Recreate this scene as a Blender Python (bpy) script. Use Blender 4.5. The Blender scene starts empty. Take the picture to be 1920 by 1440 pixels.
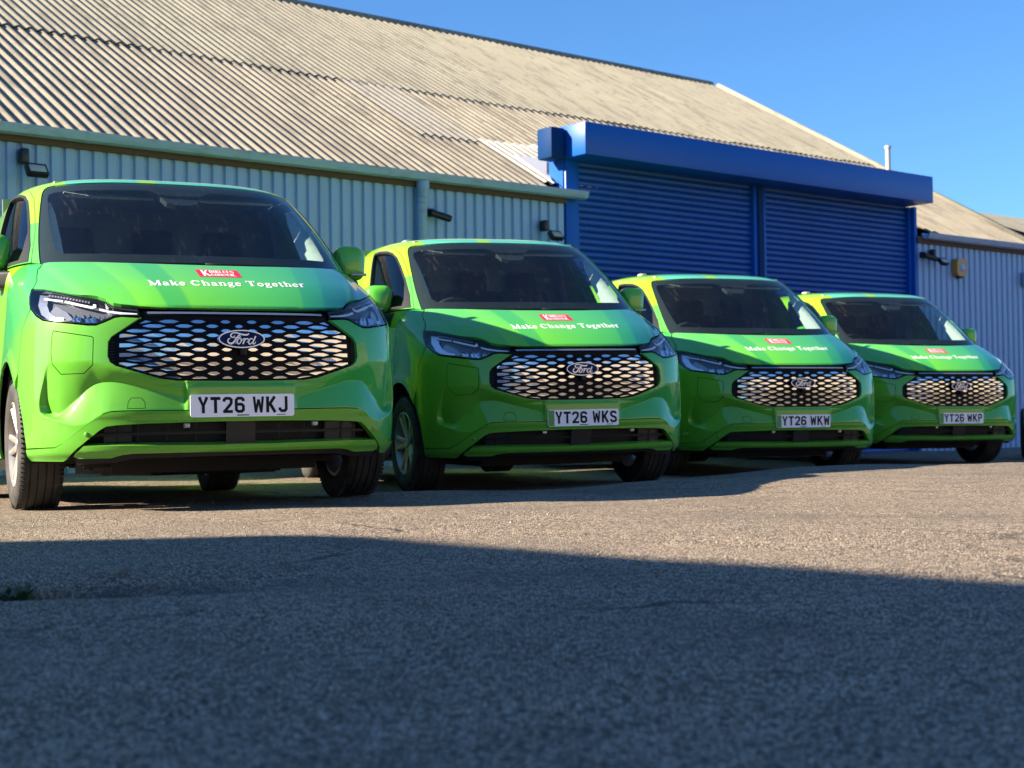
import bpy, bmesh, math, random
import numpy as np
from math import radians, pi, sin, cos
from mathutils import Vector, Matrix
from mathutils.geometry import delaunay_2d_cdt

random.seed(7)
rng = np.random.default_rng(7)
SC = bpy.context.scene
COL = SC.collection

# ------------------------------------------------------------------ camera
CAM_Z = 0.45
cam = bpy.data.cameras.new('camera')
cam.sensor_width = 36.0
cam.lens = 2781.5 / 1920 * 36.0
cam.clip_start = 0.05
cam.clip_end = 3000
cam.dof.use_dof = True
cam.dof.focus_distance = 7.45
cam.dof.aperture_fstop = 4.2
cam_ob = bpy.data.objects.new('camera', cam)
COL.objects.link(cam_ob)
cam_ob.matrix_world = (Matrix.Translation((0, 0, CAM_Z)) @ Matrix.Rotation(radians(90 + 1.524), 4, 'X')
                       @ Matrix.Rotation(radians(-0.752), 4, 'Z'))
SC.camera = cam_ob

# ------------------------------------------------------------------ light
SUN_EL = radians(26.5)
SUN_H = Vector((-cos(radians(14.5)), -sin(radians(14.5)), 0))          # horizontal direction towards the sun
TO_SUN = Vector((SUN_H.x * cos(SUN_EL), SUN_H.y * cos(SUN_EL), sin(SUN_EL)))
world = bpy.data.worlds.new('World')
SC.world = world
world.use_nodes = True
wt = world.node_tree
bg = wt.nodes['Background']
sky = wt.nodes.new('ShaderNodeTexSky')
sky.sky_type = 'NISHITA'
sky.sun_disc = False
sky.sun_elevation = SUN_EL
sky.sun_rotation = math.atan2(SUN_H.x, SUN_H.y)
sky.altitude = 0
sky.air_density = 1.0
sky.dust_density = 0.2
sky.ozone_density = 5.0
tint = wt.nodes.new('ShaderNodeMix'); tint.data_type = 'RGBA'; tint.blend_type = 'MULTIPLY'
tint.inputs[0].default_value = 1.0; tint.inputs[7].default_value = (.60, .88, 1.12, 1)
wt.links.new(sky.outputs[0], tint.inputs[6]); wt.links.new(tint.outputs[2], bg.inputs[0])
bg.inputs[1].default_value = 0.050
sun = bpy.data.lights.new('sun', 'SUN')
sun.energy = 5.0
sun.angle = radians(0.5)
sun.color = (1.0, 0.86, 0.68)
sun_ob = bpy.data.objects.new('sun', sun)
COL.objects.link(sun_ob)
sun_ob.rotation_mode = 'QUATERNION'
sun_ob.rotation_quaternion = TO_SUN.to_track_quat('Z', 'Y')
sun_ob.location = (-20, -8, 15)
SC.view_settings.view_transform = 'Standard'
SC.view_settings.look = 'None'
SC.view_settings.gamma = 1.0
SC.view_settings.use_curve_mapping = False
SC.view_settings.exposure = 1.90
try:
    SC.cycles.max_bounces = 8
    SC.cycles.transparent_max_bounces = 12
    SC.cycles.caustics_reflective = False
    SC.cycles.caustics_refractive = False
    SC.cycles.sample_clamp_indirect = 6
except Exception:
    pass

# ------------------------------------------------------------------ materials
def mat(name, col=(.5, .5, .5), rough=.5, metal=0.0, coat=0.0, spec=.5, coat_rough=.03):
    m = bpy.data.materials.new(name)
    m.use_nodes = True
    p = m.node_tree.nodes['Principled BSDF']
    p.inputs['Base Color'].default_value = (*col, 1)
    p.inputs['Roughness'].default_value = rough
    p.inputs['Metallic'].default_value = metal
    p.inputs['Coat Weight'].default_value = coat
    p.inputs['Coat Roughness'].default_value = coat_rough
    p.inputs['Specular IOR Level'].default_value = spec
    return m

class NT:
    """small node-tree writer"""
    def __init__(s, m):
        s.m = m; s.t = m.node_tree; s.p = s.t.nodes.get('Principled BSDF'); s.out = s.t.nodes.get('Material Output')
    def n(s, typ, **kw):
        nd = s.t.nodes.new(typ)
        for k, v in kw.items():
            if k in ('operation', 'blend_type', 'data_type', 'feature', 'wave_type', 'bands_direction', 'noise_dimensions',
                     'voronoi_dimensions', 'interpolation_type', 'clamp'):
                setattr(nd, k, v)
            else:
                nd.inputs[k.replace('_', ' ') if k.replace('_', ' ') in nd.inputs else k].default_value = v
        return nd
    def l(s, a, b):
        s.t.links.new(a, b)
    def math(s, op, a, b=None, clamp=False):
        nd = s.t.nodes.new('ShaderNodeMath'); nd.operation = op; nd.use_clamp = clamp
        for i, v in enumerate((a, b)):
            if v is None: continue
            if isinstance(v, (int, float)): nd.inputs[i].default_value = v
            else: s.l(v, nd.inputs[i])
        return nd.outputs[0]
    def mix(s, f, a, b, blend='MIX'):
        nd = s.t.nodes.new('ShaderNodeMix'); nd.data_type = 'RGBA'; nd.blend_type = blend
        for i, v in ((0, f), (6, a), (7, b)):
            if isinstance(v, (int, float)): nd.inputs[i].default_value = v
            elif isinstance(v, tuple): nd.inputs[i].default_value = (*v, 1) if len(v) == 3 else v
            else: s.l(v, nd.inputs[i])
        return nd.outputs[2]
    def ramp(s, f, stops, interp='LINEAR'):
        nd = s.t.nodes.new('ShaderNodeValToRGB'); r = nd.color_ramp; r.interpolation = interp
        while len(r.elements) < len(stops): r.elements.new(0.5)
        for e, (p, c) in zip(r.elements, stops):
            e.position = p; e.color = (*c, 1) if len(c) == 3 else c
        s.l(f, nd.inputs[0]); return nd.outputs[0]
    def maprange(s, v, a, b, c=0, d=1, smooth=False):
        nd = s.t.nodes.new('ShaderNodeMapRange')
        if smooth: nd.interpolation_type = 'SMOOTHSTEP'
        for i, k in zip((1, 2, 3, 4), (a, b, c, d)): nd.inputs[i].default_value = k
        s.l(v, nd.inputs[0]); return nd.outputs[0]
    def obco(s, ob=None):
        tc = s.t.nodes.new('ShaderNodeTexCoord')
        if ob is not None: tc.object = ob
        return tc.outputs['Object']
    def sep(s, v):
        nd = s.t.nodes.new('ShaderNodeSeparateXYZ'); s.l(v, nd.inputs[0]); return nd.outputs
    def noise(s, v, scale, detail=2, rough=.5):
        nd = s.t.nodes.new('ShaderNodeTexNoise'); nd.inputs['Scale'].default_value = scale
        nd.inputs['Detail'].default_value = detail; nd.inputs['Roughness'].default_value = rough
        if v is not None: s.l(v, nd.inputs['Vector'])
        return nd.outputs['Fac']
    def scalev(s, v, sc):
        nd = s.t.nodes.new('ShaderNodeMapping'); nd.inputs['Scale'].default_value = sc; s.l(v, nd.inputs['Vector']); return nd.outputs[0]
    def bump(s, h, strength=.3, dist=.01, normal=None):
        nd = s.t.nodes.new('ShaderNodeBump'); nd.inputs['Strength'].default_value = strength
        nd.inputs['Distance'].default_value = dist; s.l(h, nd.inputs['Height'])
        if normal is not None: s.l(normal, nd.inputs['Normal'])
        return nd.outputs[0]

M = {}
LIME = (.24, .52, .008); LEAF = (.105, .385, .026)

def paint(name):
    m = mat(name, LEAF, .5, 0, 1.0, spec=.12); return m, NT(m)

# bumper, fender: leaf green, running into a bluer green towards the hood
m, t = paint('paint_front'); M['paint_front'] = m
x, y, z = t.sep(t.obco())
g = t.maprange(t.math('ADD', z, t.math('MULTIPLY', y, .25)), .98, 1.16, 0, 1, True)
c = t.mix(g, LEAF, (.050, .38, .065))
g2 = t.maprange(x, -.15, .75, 0, 1, True)  # bluer tone standing in for shade towards the passenger side
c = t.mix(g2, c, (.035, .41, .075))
def dusty(t, c, z, oc):
    d = t.math('MULTIPLY', t.maprange(z, .62, .22), t.maprange(t.noise(oc, 22, 5, .65), .42, .70))
    d = t.math('ADD', t.math('MULTIPLY', d, .16), t.math('MULTIPLY', t.maprange(t.noise(oc, 160, 2), .68, .76), .07))
    t.l(t.mix(d, c, (.25, .22, .17)), t.p.inputs['Base Color'])
    t.l(t.math('ADD', t.math('MULTIPLY', d, .6), .03), t.p.inputs['Coat Roughness'])
dusty(t, c, z, t.obco())
# hood wrap: fanned bands of green, blue sky reflection painted into those on the right
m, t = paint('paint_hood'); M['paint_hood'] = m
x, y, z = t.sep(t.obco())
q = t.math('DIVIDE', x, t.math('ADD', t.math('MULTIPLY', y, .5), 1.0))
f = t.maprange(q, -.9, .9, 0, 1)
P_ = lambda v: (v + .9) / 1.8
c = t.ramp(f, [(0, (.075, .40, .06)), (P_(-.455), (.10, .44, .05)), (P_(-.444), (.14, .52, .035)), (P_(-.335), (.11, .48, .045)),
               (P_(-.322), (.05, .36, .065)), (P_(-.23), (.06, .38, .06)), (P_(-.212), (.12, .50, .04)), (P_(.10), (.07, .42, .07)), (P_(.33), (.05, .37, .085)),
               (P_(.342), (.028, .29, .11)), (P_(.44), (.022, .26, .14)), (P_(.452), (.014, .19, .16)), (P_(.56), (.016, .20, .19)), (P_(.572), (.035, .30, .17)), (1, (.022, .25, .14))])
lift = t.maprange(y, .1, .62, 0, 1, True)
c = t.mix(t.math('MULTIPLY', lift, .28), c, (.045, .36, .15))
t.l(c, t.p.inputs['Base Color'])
# upper body: lime over leaf with a hard edge low on the pillar
m, t = paint('paint_upper'); M['paint_upper'] = m
x, y, z = t.sep(t.obco())
e = t.math('ADD', z, t.math('MULTIPLY', y, .12))
edge = t.maprange(e, 1.712, 1.716)
c = t.mix(edge, (.085, .40, .06), (.23, .55, .012))
lim = t.maprange(y, 1.5, 2.2, 0, 1, True)
c = t.mix(lim, c, LIME)
t.l(c, t.p.inputs['Base Color'])
# doors and load body
m, t = paint('paint_side'); M['paint_side'] = m
x, y, z = t.sep(t.obco())
e = t.math('ADD', y, t.math('MULTIPLY', z, .6))
c = t.ramp(t.maprange(e, 1.2, 3.2), [(0, (.06, .33, .04)), (.26, (.08, .37, .03)), (.262, (.22, .54, .012)), (1, LIME)])
t.l(c, t.p.inputs['Base Color'])
# roof header: pale teal with one lime tab
m, t = paint('paint_roof'); M['paint_roof'] = m
x, y, z = t.sep(t.obco())
tab = t.math('MULTIPLY', t.math('LESS_THAN', t.math('ABSOLUTE', t.math('ADD', x, .16)), .05), t.math('LESS_THAN', y, 1.95))
edge = t.maprange(t.math('ABSOLUTE', x), .60, .603)
c = t.mix(tab, (.09, .46, .28), LIME)
c = t.mix(edge, c, (.23, .55, .012))
t.l(c, t.p.inputs['Base Color'])
M['paint_mirror'] = mat('paint_mirror', (.09, .46, .035), .5, 0, 1.0, spec=.12)
M['paint_lip'] = mat('paint_lip', (.105, .385, .026), .5, 0, 1.0, spec=.12)

t = NT(M['paint_lip']); oc_ = t.obco(); x, y, z = t.sep(oc_)
rgb = t.t.nodes.new('ShaderNodeRGB'); rgb.outputs[0].default_value = (.105, .385, .026, 1)
dusty(t, rgb.outputs[0], z, oc_)
M['black_gloss'] = mat('black_gloss', (.006, .006, .007), .18, 0, .3)
M['black_plastic'] = mat('black_plastic', (.009, .009, .010), .5, spec=.3)
M['grille_black'] = mat('grille_black', (.004, .004, .005), .5, spec=.12)
M['dark_trim'] = mat('dark_trim', (.018, .018, .019), .4, spec=.35)
M['underbody'] = mat('underbody', (.012, .012, .012), .8)
M['seam_black'] = mat('seam_black', (.004, .005, .004), .7)
M['chrome'] = mat('chrome', (.86, .87, .88), .06, 1.0)
M['cell'] = mat('grille_chrome', (.62, .64, .67), .06, 1.0)
M['satin'] = mat('satin_silver', (.62, .63, .64), .25, .9)
M['lamp_dark'] = mat('lamp_dark', (.17, .18, .20), .22, .4)
M['lamp_white'] = mat('lamp_white', (.80, .80, .80), .22)
M['lamp_grey'] = mat('lamp_grey', (.32, .33, .35), .22, .5)
M['plate_white'] = mat('plate_white', (.95, .95, .95), .3)
M['plate_green'] = mat('plate_green', (.01, .28, .06), .3)
M['plate_black'] = mat('plate_black', (.006, .006, .008), .55, spec=.2)
M['decal_white'] = mat('decal_white', (.86, .86, .83), .45)
M['decal_red'] = mat('decal_red', (.62, .012, .05), .45)
M['badge_blue'] = mat('badge_blue', (.004, .016, .080), .45, 0, 0, spec=.12)
M['badge_silver'] = mat('badge_silver', (.80, .82, .86), .25, .35)
M['rubber'] = mat('rubber', (.022, .021, .020), .75)
t = NT(M['rubber']); oc = t.obco()
dust = t.maprange(t.noise(oc, 9, 4), .45, .75)
t.l(t.mix(t.math('MULTIPLY', dust, .55), (.020, .019, .018), (.085, .075, .062)), t.p.inputs['Base Color'])
t.l(t.bump(t.noise(oc, 120, 2), .35, .004), t.p.inputs['Normal'])
M['alloy'] = mat('alloy', (.42, .40, .37), .4, .6)
M['seat'] = mat('seat_cloth', (.010, .011, .013), .9)
M['cab_grey'] = mat('cab_grey', (.15, .18, .21), .8)
M['pillar_trim'] = mat('pillar_trim', (.60, .57, .49), .7)
M['cab_dark'] = mat('cab_dark', (.018, .018, .02), .65)
M['headliner'] = mat('headliner', (.42, .43, .43), .9)

def glass(name, tint, dust=0.0, f0=.085):
    m = bpy.data.materials.new(name); m.use_nodes = True
    t = NT(m); nt = m.node_tree; nt.nodes.remove(t.p)
    tr = nt.nodes.new('ShaderNodeBsdfTransparent'); tr.inputs[0].default_value = (*tint, 1)
    gl = nt.nodes.new('ShaderNodeBsdfGlossy'); gl.inputs['Roughness'].default_value = .004
    lw = nt.nodes.new('ShaderNodeLayerWeight'); lw.inputs['Blend'].default_value = .5
    fz = t.math('ADD', t.math('MULTIPLY', t.math('POWER', lw.outputs['Facing'], 5.0), .90), f0)
    mx = nt.nodes.new('ShaderNodeMixShader')
    nt.links.new(fz, mx.inputs[0]); nt.links.new(tr.outputs[0], mx.inputs[1]); nt.links.new(gl.outputs[0], mx.inputs[2])
    last = mx.outputs[0]
    if dust:
        oc = t.obco()
        st = t.noise(t.scalev(oc, (60, 9, 9)), 1.0, 3, .6)
        bl = t.noise(oc, 4.5, 3, .6)
        fac = t.math('MULTIPLY', t.maprange(st, .56, .74), t.maprange(bl, .42, .68))
        fac = t.math('ADD', t.math('MULTIPLY', fac, dust), t.math('MULTIPLY', bl, dust * .22))
        df = nt.nodes.new('ShaderNodeBsdfDiffuse'); df.inputs[0].default_value = (.62, .60, .55, 1)
        m2 = nt.nodes.new('ShaderNodeMixShader')
        nt.links.new(fac, m2.inputs[0]); nt.links.new(last, m2.inputs[1]); nt.links.new(df.outputs[0], m2.inputs[2])
        last = m2.outputs[0]
    nt.links.new(last, t.out.inputs[0])
    return m
M['windscreen'] = glass('windscreen_glass', (.66, .82, .82), .03, .065)
M['side_glass'] = glass('side_glass', (.62, .74, .72))
M['lens'] = glass('lamp_lens', (.93, .94, .95), 0, .05)

# ------------------------------------------------------------------ object helpers
def link(name, me, parent=None, m=None):
    o = bpy.data.objects.new(name, me); COL.objects.link(o)
    if m is not None and me is not None and not me.materials: me.materials.append(m)
    if parent is not None: o.parent = parent
    return o
def tag(o, label, cat, group=None):
    o['label'] = label; o['category'] = cat
    if group: o['group'] = group
    return o
def empty(name, loc=(0, 0, 0), rot=(0, 0, 0)):
    o = bpy.data.objects.new(name, None); COL.objects.link(o); o.location = loc; o.rotation_euler = rot
    o.empty_display_size = .2
    return o
def copy_tree(o, parent=None):
    c = o.copy(); COL.objects.link(c); c.parent = parent
    for ch in list(o.children): copy_tree(ch, c)
    return c
def mesh_raw(name, v, f, smooth=False):
    me = bpy.data.meshes.new(name); me.from_pydata([tuple(map(float, p)) for p in v], [], [tuple(map(int, q)) for q in f]); me.update()
    if smooth: me.polygons.foreach_set('use_smooth', [True] * len(me.polygons))
    return me
def bm_mesh(name, bm, smooth=False, angle=None):
    me = bpy.data.meshes.new(name); bmesh.ops.recalc_face_normals(bm, faces=bm.faces[:]); bm.to_mesh(me); bm.free()
    if smooth:
        me.polygons.foreach_set('use_smooth', [True] * len(me.polygons))
        if angle is not None: me.set_sharp_from_angle(angle=angle)
    return me
def bm_box(bm, c, s, rot=None):
    r = bmesh.ops.create_cube(bm, size=1.0)
    mt = Matrix.Translation(c) @ (rot.to_4x4() if rot is not None else Matrix.Identity(4)) @ Matrix.Diagonal((*s, 1))
    bmesh.ops.transform(bm, matrix=mt, verts=r['verts']); return r['verts']
def box(name, c, s, m, parent=None, bevel=0.0, rot=None, seg=2):
    bm = bmesh.new(); bm_box(bm, c, s, rot)
    if bevel: bmesh.ops.bevel(bm, geom=bm.edges[:], offset=bevel, segments=seg, affect='EDGES', profile=.5)
    return link(name, bm_mesh(name, bm, bevel > 0, radians(40)), parent, m)
def bm_tube(bm, pts, r, n=10, caps=True):
    pts = [Vector(p) for p in pts]; rs = r if isinstance(r, (list, tuple)) else [r] * len(pts); rings = []
    for i, p in enumerate(pts):
        d = (pts[min(i + 1, len(pts) - 1)] - pts[max(i - 1, 0)]).normalized()
        a = d.cross(Vector((0, 0, 1)) if abs(d.z) < .9 else Vector((1, 0, 0))).normalized(); b = d.cross(a)
        rings.append([bm.verts.new(p + (a * cos(2 * pi * k / n) + b * sin(2 * pi * k / n)) * rs[i]) for k in range(n)])
    for A, B in zip(rings, rings[1:]):
        for k in range(n): bm.faces.new((A[k], A[(k + 1) % n], B[(k + 1) % n], B[k]))
    if caps: bm.faces.new(rings[0]); bm.faces.new(rings[-1][::-1])
def tube(name, pts, r, m, parent=None, n=10):
    bm = bmesh.new(); bm_tube(bm, pts, r, n); return link(name, bm_mesh(name, bm, True, radians(50)), parent, m)
def bm_lathe(bm, prof, axis='X', n=48, centre=(0, 0, 0), closed=False):
    """prof: (r, a) pairs; revolve about axis"""
    rings = []; c = Vector(centre)
    for r, a in prof:
        ring = []
        for k in range(n):
            th = 2 * pi * k / n; u, v = r * cos(th), r * sin(th)
            ring.append(bm.verts.new(c + (Vector((a, u, v)) if axis == 'X' else Vector((u, a, v)) if axis == 'Y' else Vector((u, v, a)))))
        rings.append(ring)
    prs = list(zip(rings, rings[1:])) + ([(rings[-1], rings[0])] if closed else [])
    for A, B in prs:
        for k in range(n): bm.faces.new((A[k], A[(k + 1) % n], B[(k + 1) % n], B[k]))
    return rings

# ------------------------------------------------------------------ van body surface
def pch(xs, ys):
    xs = np.array(xs, float); ys = np.array(ys, float); h = np.diff(xs); d = np.diff(ys) / h
    mm = np.zeros_like(xs); mm[0] = d[0]; mm[-1] = d[-1]
    for i in range(1, len(xs) - 1):
        if d[i - 1] * d[i] > 0:
            w1 = 2 * h[i] + h[i - 1]; w2 = h[i] + 2 * h[i - 1]; mm[i] = (w1 + w2) / (w1 / d[i - 1] + w2 / d[i])
    def f(x):
        x = np.asarray(x, float); i = np.clip(np.searchsorted(xs, x) - 1, 0, len(xs) - 2); t = (x - xs[i]) / h[i]
        r = ((1 + 2 * t) * (1 - t) ** 2) * ys[i] + t * (1 - t) ** 2 * h[i] * mm[i] + t * t * (3 - 2 * t) * ys[i + 1] + t * t * (t - 1) * h[i] * mm[i + 1]
        r = np.where(x < xs[0], ys[0] + (x - xs[0]) * mm[0], r)
        return np.where(x > xs[-1], ys[-1] + (x - xs[-1]) * mm[-1], r)
    return f
FL = pch([.18, .25, .316, .43, .55, .70, .82, .93, .96, 1.0, 1.05, 1.108, 1.18, 1.25, 1.30], [.075, .05, .03, .012, .005, .005, .011, .031, .058, .105, .17, .265, .42, .585, .72])
WL = pch([.18, .25, .316, .43, .55, .7, .85, 1.0, 1.1, 1.2, 1.3], [.93, .965, .985, .99, .995, .995, .99, .985, .982, .978, .97])
FU = pch([1.2, 1.29, 1.80, 1.835, 1.865, 1.885, 1.905, 1.92, 1.93, 1.937], [.564, .68, 1.345, 1.40, 1.48, 1.57, 1.71, 1.9, 2.15, 2.5])
WU = pch([1.2, 1.29, 1.4, 1.5, 1.6, 1.7, 1.8, 1.835, 1.865, 1.885, 1.905, 1.92, 1.93, 1.937], [.978, .97, .955, .935, .91, .88, .842, .818, .785, .755, .70, .63, .52, .3])
DD = .85; NN = 3.
def S(T, z, up):
    F = (FU if up else FL)(z); W = (WU if up else WL)(z)
    a = np.abs(T); b = np.minimum(a, pi / 2); c, s = np.cos(b), np.sin(b)
    r = (np.abs(c) ** NN + s ** NN) ** (-1 / NN)
    x = np.sign(T) * W * r * s; y = F + DD - DD * r * c + np.maximum(a - pi / 2, 0)
    return np.stack(np.broadcast_arrays(x, y, z), -1)
def T_x(x, z, up=False):
    W = (WU if up else WL)(z); u = np.clip(np.abs(x) / W, 0, .9999)
    return np.sign(x) * np.arctan(u / (1 - u ** NN) ** (1 / NN))
def T_y(y, z, up=False):
    F = (FU if up else FL)(z); v = (F + DD - y) / DD; vc = np.clip(v, 1e-4, .9999)
    return np.where(v > 1e-4, np.arctan((vc ** -NN - 1) ** (1 / NN)), pi / 2 + np.maximum(y - F - DD, 0))
# arc length along the plan outline as the flat parameter
_t = np.linspace(0, pi / 2, 800); _c, _s = np.cos(_t), np.sin(_t); _r = (np.abs(_c) ** NN + _s ** NN) ** (-1 / NN)
_A = np.concatenate([[0], np.cumsum(np.hypot(np.diff(.985 * _r * _s), np.diff(.85 * _r * _c)))])
def A_of(T):
    a = np.abs(T); return np.sign(T) * (np.interp(a, _t, _A) + np.maximum(a - pi / 2, 0))
def T_of(A):
    a = np.abs(A); return np.sign(A) * (np.interp(a, _A, _t) + np.maximum(a - _A[-1], 0))
def nrm(T, z, up, fn, e=.003):
    A = A_of(T)
    pu = fn(T_of(A + e), z) - fn(T_of(A - e), z); pv = fn(T, z + e) - fn(T, z - e)
    n = np.cross(pu, pv); return n / np.maximum(np.linalg.norm(n, axis=-1, keepdims=True), 1e-9)
def sst(a, b, x):
    t = np.clip((x - a) / (b - a), 0, 1); return t * t * (3 - 2 * t)

def resample(poly, sp, closed=True):
    out = []; n = len(poly)
    for i in range(n if closed else n - 1):
        a = np.array(poly[i]); b = np.array(poly[(i + 1) % n]); k = max(1, int(math.ceil(np.hypot(*(b - a)) / sp)))
        for j in range(k): out.append(a + (b - a) * j / k)
    if not closed: out.append(np.array(poly[-1]))
    return np.array(out)
def inside(P, poly):
    x, y = P[:, 0], P[:, 1]; r = np.zeros(len(P), bool); n = len(poly)
    for i in range(n):
        x1, y1 = poly[i]; x2, y2 = poly[(i + 1) % n]
        if y1 == y2: continue
        r ^= ((y1 > y) != (y2 > y)) & (x < (x2 - x1) * (y - y1) / (y2 - y1) + x1)
    return r
def dseg(P, poly, closed=True):
    d = np.full(len(P), 9e9); n = len(poly)
    for i in range(n if closed else n - 1):
        a = np.array(poly[i]); b = np.array(poly[(i + 1) % n]); ab = b - a; L = max(ab @ ab, 1e-12)
        t = np.clip(((P - a) @ ab) / L, 0, 1); d = np.minimum(d, np.linalg.norm(P - a - t[:, None] * ab, axis=1))
    return d

def panel(name, poly, up=False, holes=(), sp=.03, zs=1.0, disp=None, off=0.0, rim=.012, extra=None, bsp=None, round_edge=.0):
    """poly, holes in (T, z).  A sheet of body skin on the van surface with folded-in edges."""
    bsp = bsp or sp
    cv = lambda p: np.stack([A_of(np.array(p)[:, 0]), np.array(p)[:, 1] * zs], 1)
    loops = [resample(cv(poly), bsp)] + [resample(cv(h), bsp) for h in holes]
    lo = loops[0].min(0); hi = loops[0].max(0)
    gx = np.arange(lo[0] + sp / 2, hi[0], sp); gy = np.arange(lo[1] + sp / 2, hi[1], sp * .87)
    G = np.array([(x + (sp / 2 if j % 2 else 0), y) for j, y in enumerate(gy) for x in gx]).reshape(-1, 2)
    if extra is not None:
        E_ = np.stack([A_of(extra[:, 0]), extra[:, 1] * zs], 1)
        dd = dseg_grid(G, E_, sp * .5)
        G = np.concatenate([G[dd], E_])
    k = inside(G, loops[0]) & (dseg(G, loops[0]) > bsp * .45)
    for h in loops[1:]: k &= ~inside(G, h) & (dseg(G, h) > bsp * .45)
    G = G[k]
    V = np.concatenate(loops + [G]); E = []; o = 0
    for L in loops:
        n = len(L); E += [(o + i, o + (i + 1) % n) for i in range(n)]; o += n
    vo, eo, fo, *_ = delaunay_2d_cdt([Vector(p) for p in V], E, [], 1, 1e-6)
    vo = np.array([tuple(p) for p in vo]); fo = np.array([tuple(f) for f in fo])
    ct = vo[fo].mean(1); ok = inside(ct, loops[0])
    for h in loops[1:]: ok &= ~inside(ct, h)
    fo = fo[ok]; T = T_of(vo[:, 0]); z = vo[:, 1] / zs
    def fn(T, z):
        p = S(T, z, up)
        if disp is None and off == 0: return p
        n0 = nrm(T, z, up, lambda a, b: S(a, b, up))
        d = off + (disp(T, z) if disp is not None else 0)
        return p + n0 * np.asarray(d)[..., None]
    Pn = fn(T, z); Nn = nrm(T, z, up, fn)
    F = [tuple(f) for f in fo]
    cnt = {}
    for f in F:
        for i in range(len(f)):
            a, b = f[i], f[(i + 1) % len(f)]; cnt.setdefault((min(a, b), max(a, b)), []).append((a, b))
    verts = [p for p in Pn]; nors = [p for p in Nn]
    if rim:
        for key, uses in cnt.items():
            if len(uses) != 1: continue
            a, b = uses[0]; e = Pn[b] - Pn[a]; on = np.cross(e, Nn[a]); on = on / (np.linalg.norm(on) + 1e-9)
            i0 = len(verts)
            verts += [Pn[a], Pn[b], Pn[b] - Nn[b] * rim, Pn[a] - Nn[a] * rim]; nors += [on] * 4
            F.append((i0, i0 + 3, i0 + 2, i0 + 1))
    me = mesh_raw(name, verts, F, True)
    me.normals_split_custom_set_from_vertices([tuple(n) for n in nors])
    return me
def dseg_grid(G, E_, r):
    """keep mask: grid points that have no extra point within r"""
    keep = np.ones(len(G), bool)
    for i in range(0, len(E_), 400):
        d = np.linalg.norm(G[:, None, :] - E_[None, i:i + 400, :], axis=2).min(1); keep &= d > r
    return keep
def mirT(p): return [(-a, b) for a, b in p][::-1]
def sym(half):            # half outline from centre to centre, T>0 -> closed outline
    return [(a, b) for a, b in half] + [(-a, b) for a, b in half[::-1] if a > 1e-6]
def yz(pts, up=False, sp=.03, closed=True):   # side outlines given as (y, z)
    r = resample(pts, sp, closed); return [(float(T_y(a, b, up)), float(b)) for a, b in r]

# ------------------------------------------------------------------ lettering
def arc(cx, cy, rx, ry, a0, a1, n=14):
    return [(cx + rx * cos(radians(a0 + (a1 - a0) * i / n)), cy + ry * sin(radians(a0 + (a1 - a0) * i / n))) for i in range(n + 1)]
def ribbon(pts, w, closed=False):
    """flat ribbon along a polyline: 2-D vertices and quads, mitred"""
    p = [np.array(q, float) for q in pts]; n = len(p); ws = w if isinstance(w, (list, tuple)) else [w] * n; V = []
    for i in range(n):
        a = p[i - 1] if (i > 0 or closed) else None; b = p[(i + 1) % n] if (i < n - 1 or closed) else None
        d1 = (p[i] - a) / (np.linalg.norm(p[i] - a) + 1e-9) if a is not None else None
        d2 = (b - p[i]) / (np.linalg.norm(b - p[i]) + 1e-9) if b is not None else None
        if d1 is None: d1 = d2
        if d2 is None: d2 = d1
        t = d1 + d2; t = t / (np.linalg.norm(t) + 1e-9); m_ = np.array([-t[1], t[0]]); k = min(1.8, 1 / max(.3, m_ @ np.array([-d1[1], d1[0]])))
        V += [p[i] + m_ * ws[i] * .5 * k, p[i] - m_ * ws[i] * .5 * k]
    F = [(2 * i, 2 * i + 1, (2 * i + 3) % (2 * n), (2 * i + 2) % (2 * n)) for i in range(n if closed else n - 1)]
    return V, F
def strokes_mesh(name, strokes, place, dz=.0002):
    """strokes: list of (pts, width, closed); place(u, v, lift) -> xyz"""
    V = []; F = []
    for i, (pts, w, cl) in enumerate(strokes):
        v, f = ribbon(pts, w, cl); o = len(V); V += [place(a, b, (i % 7) * dz) for a, b in v]; F += [tuple(o + k for k in q) for q in f]
    return mesh_raw(name, V, F)
SW = .19
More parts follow.
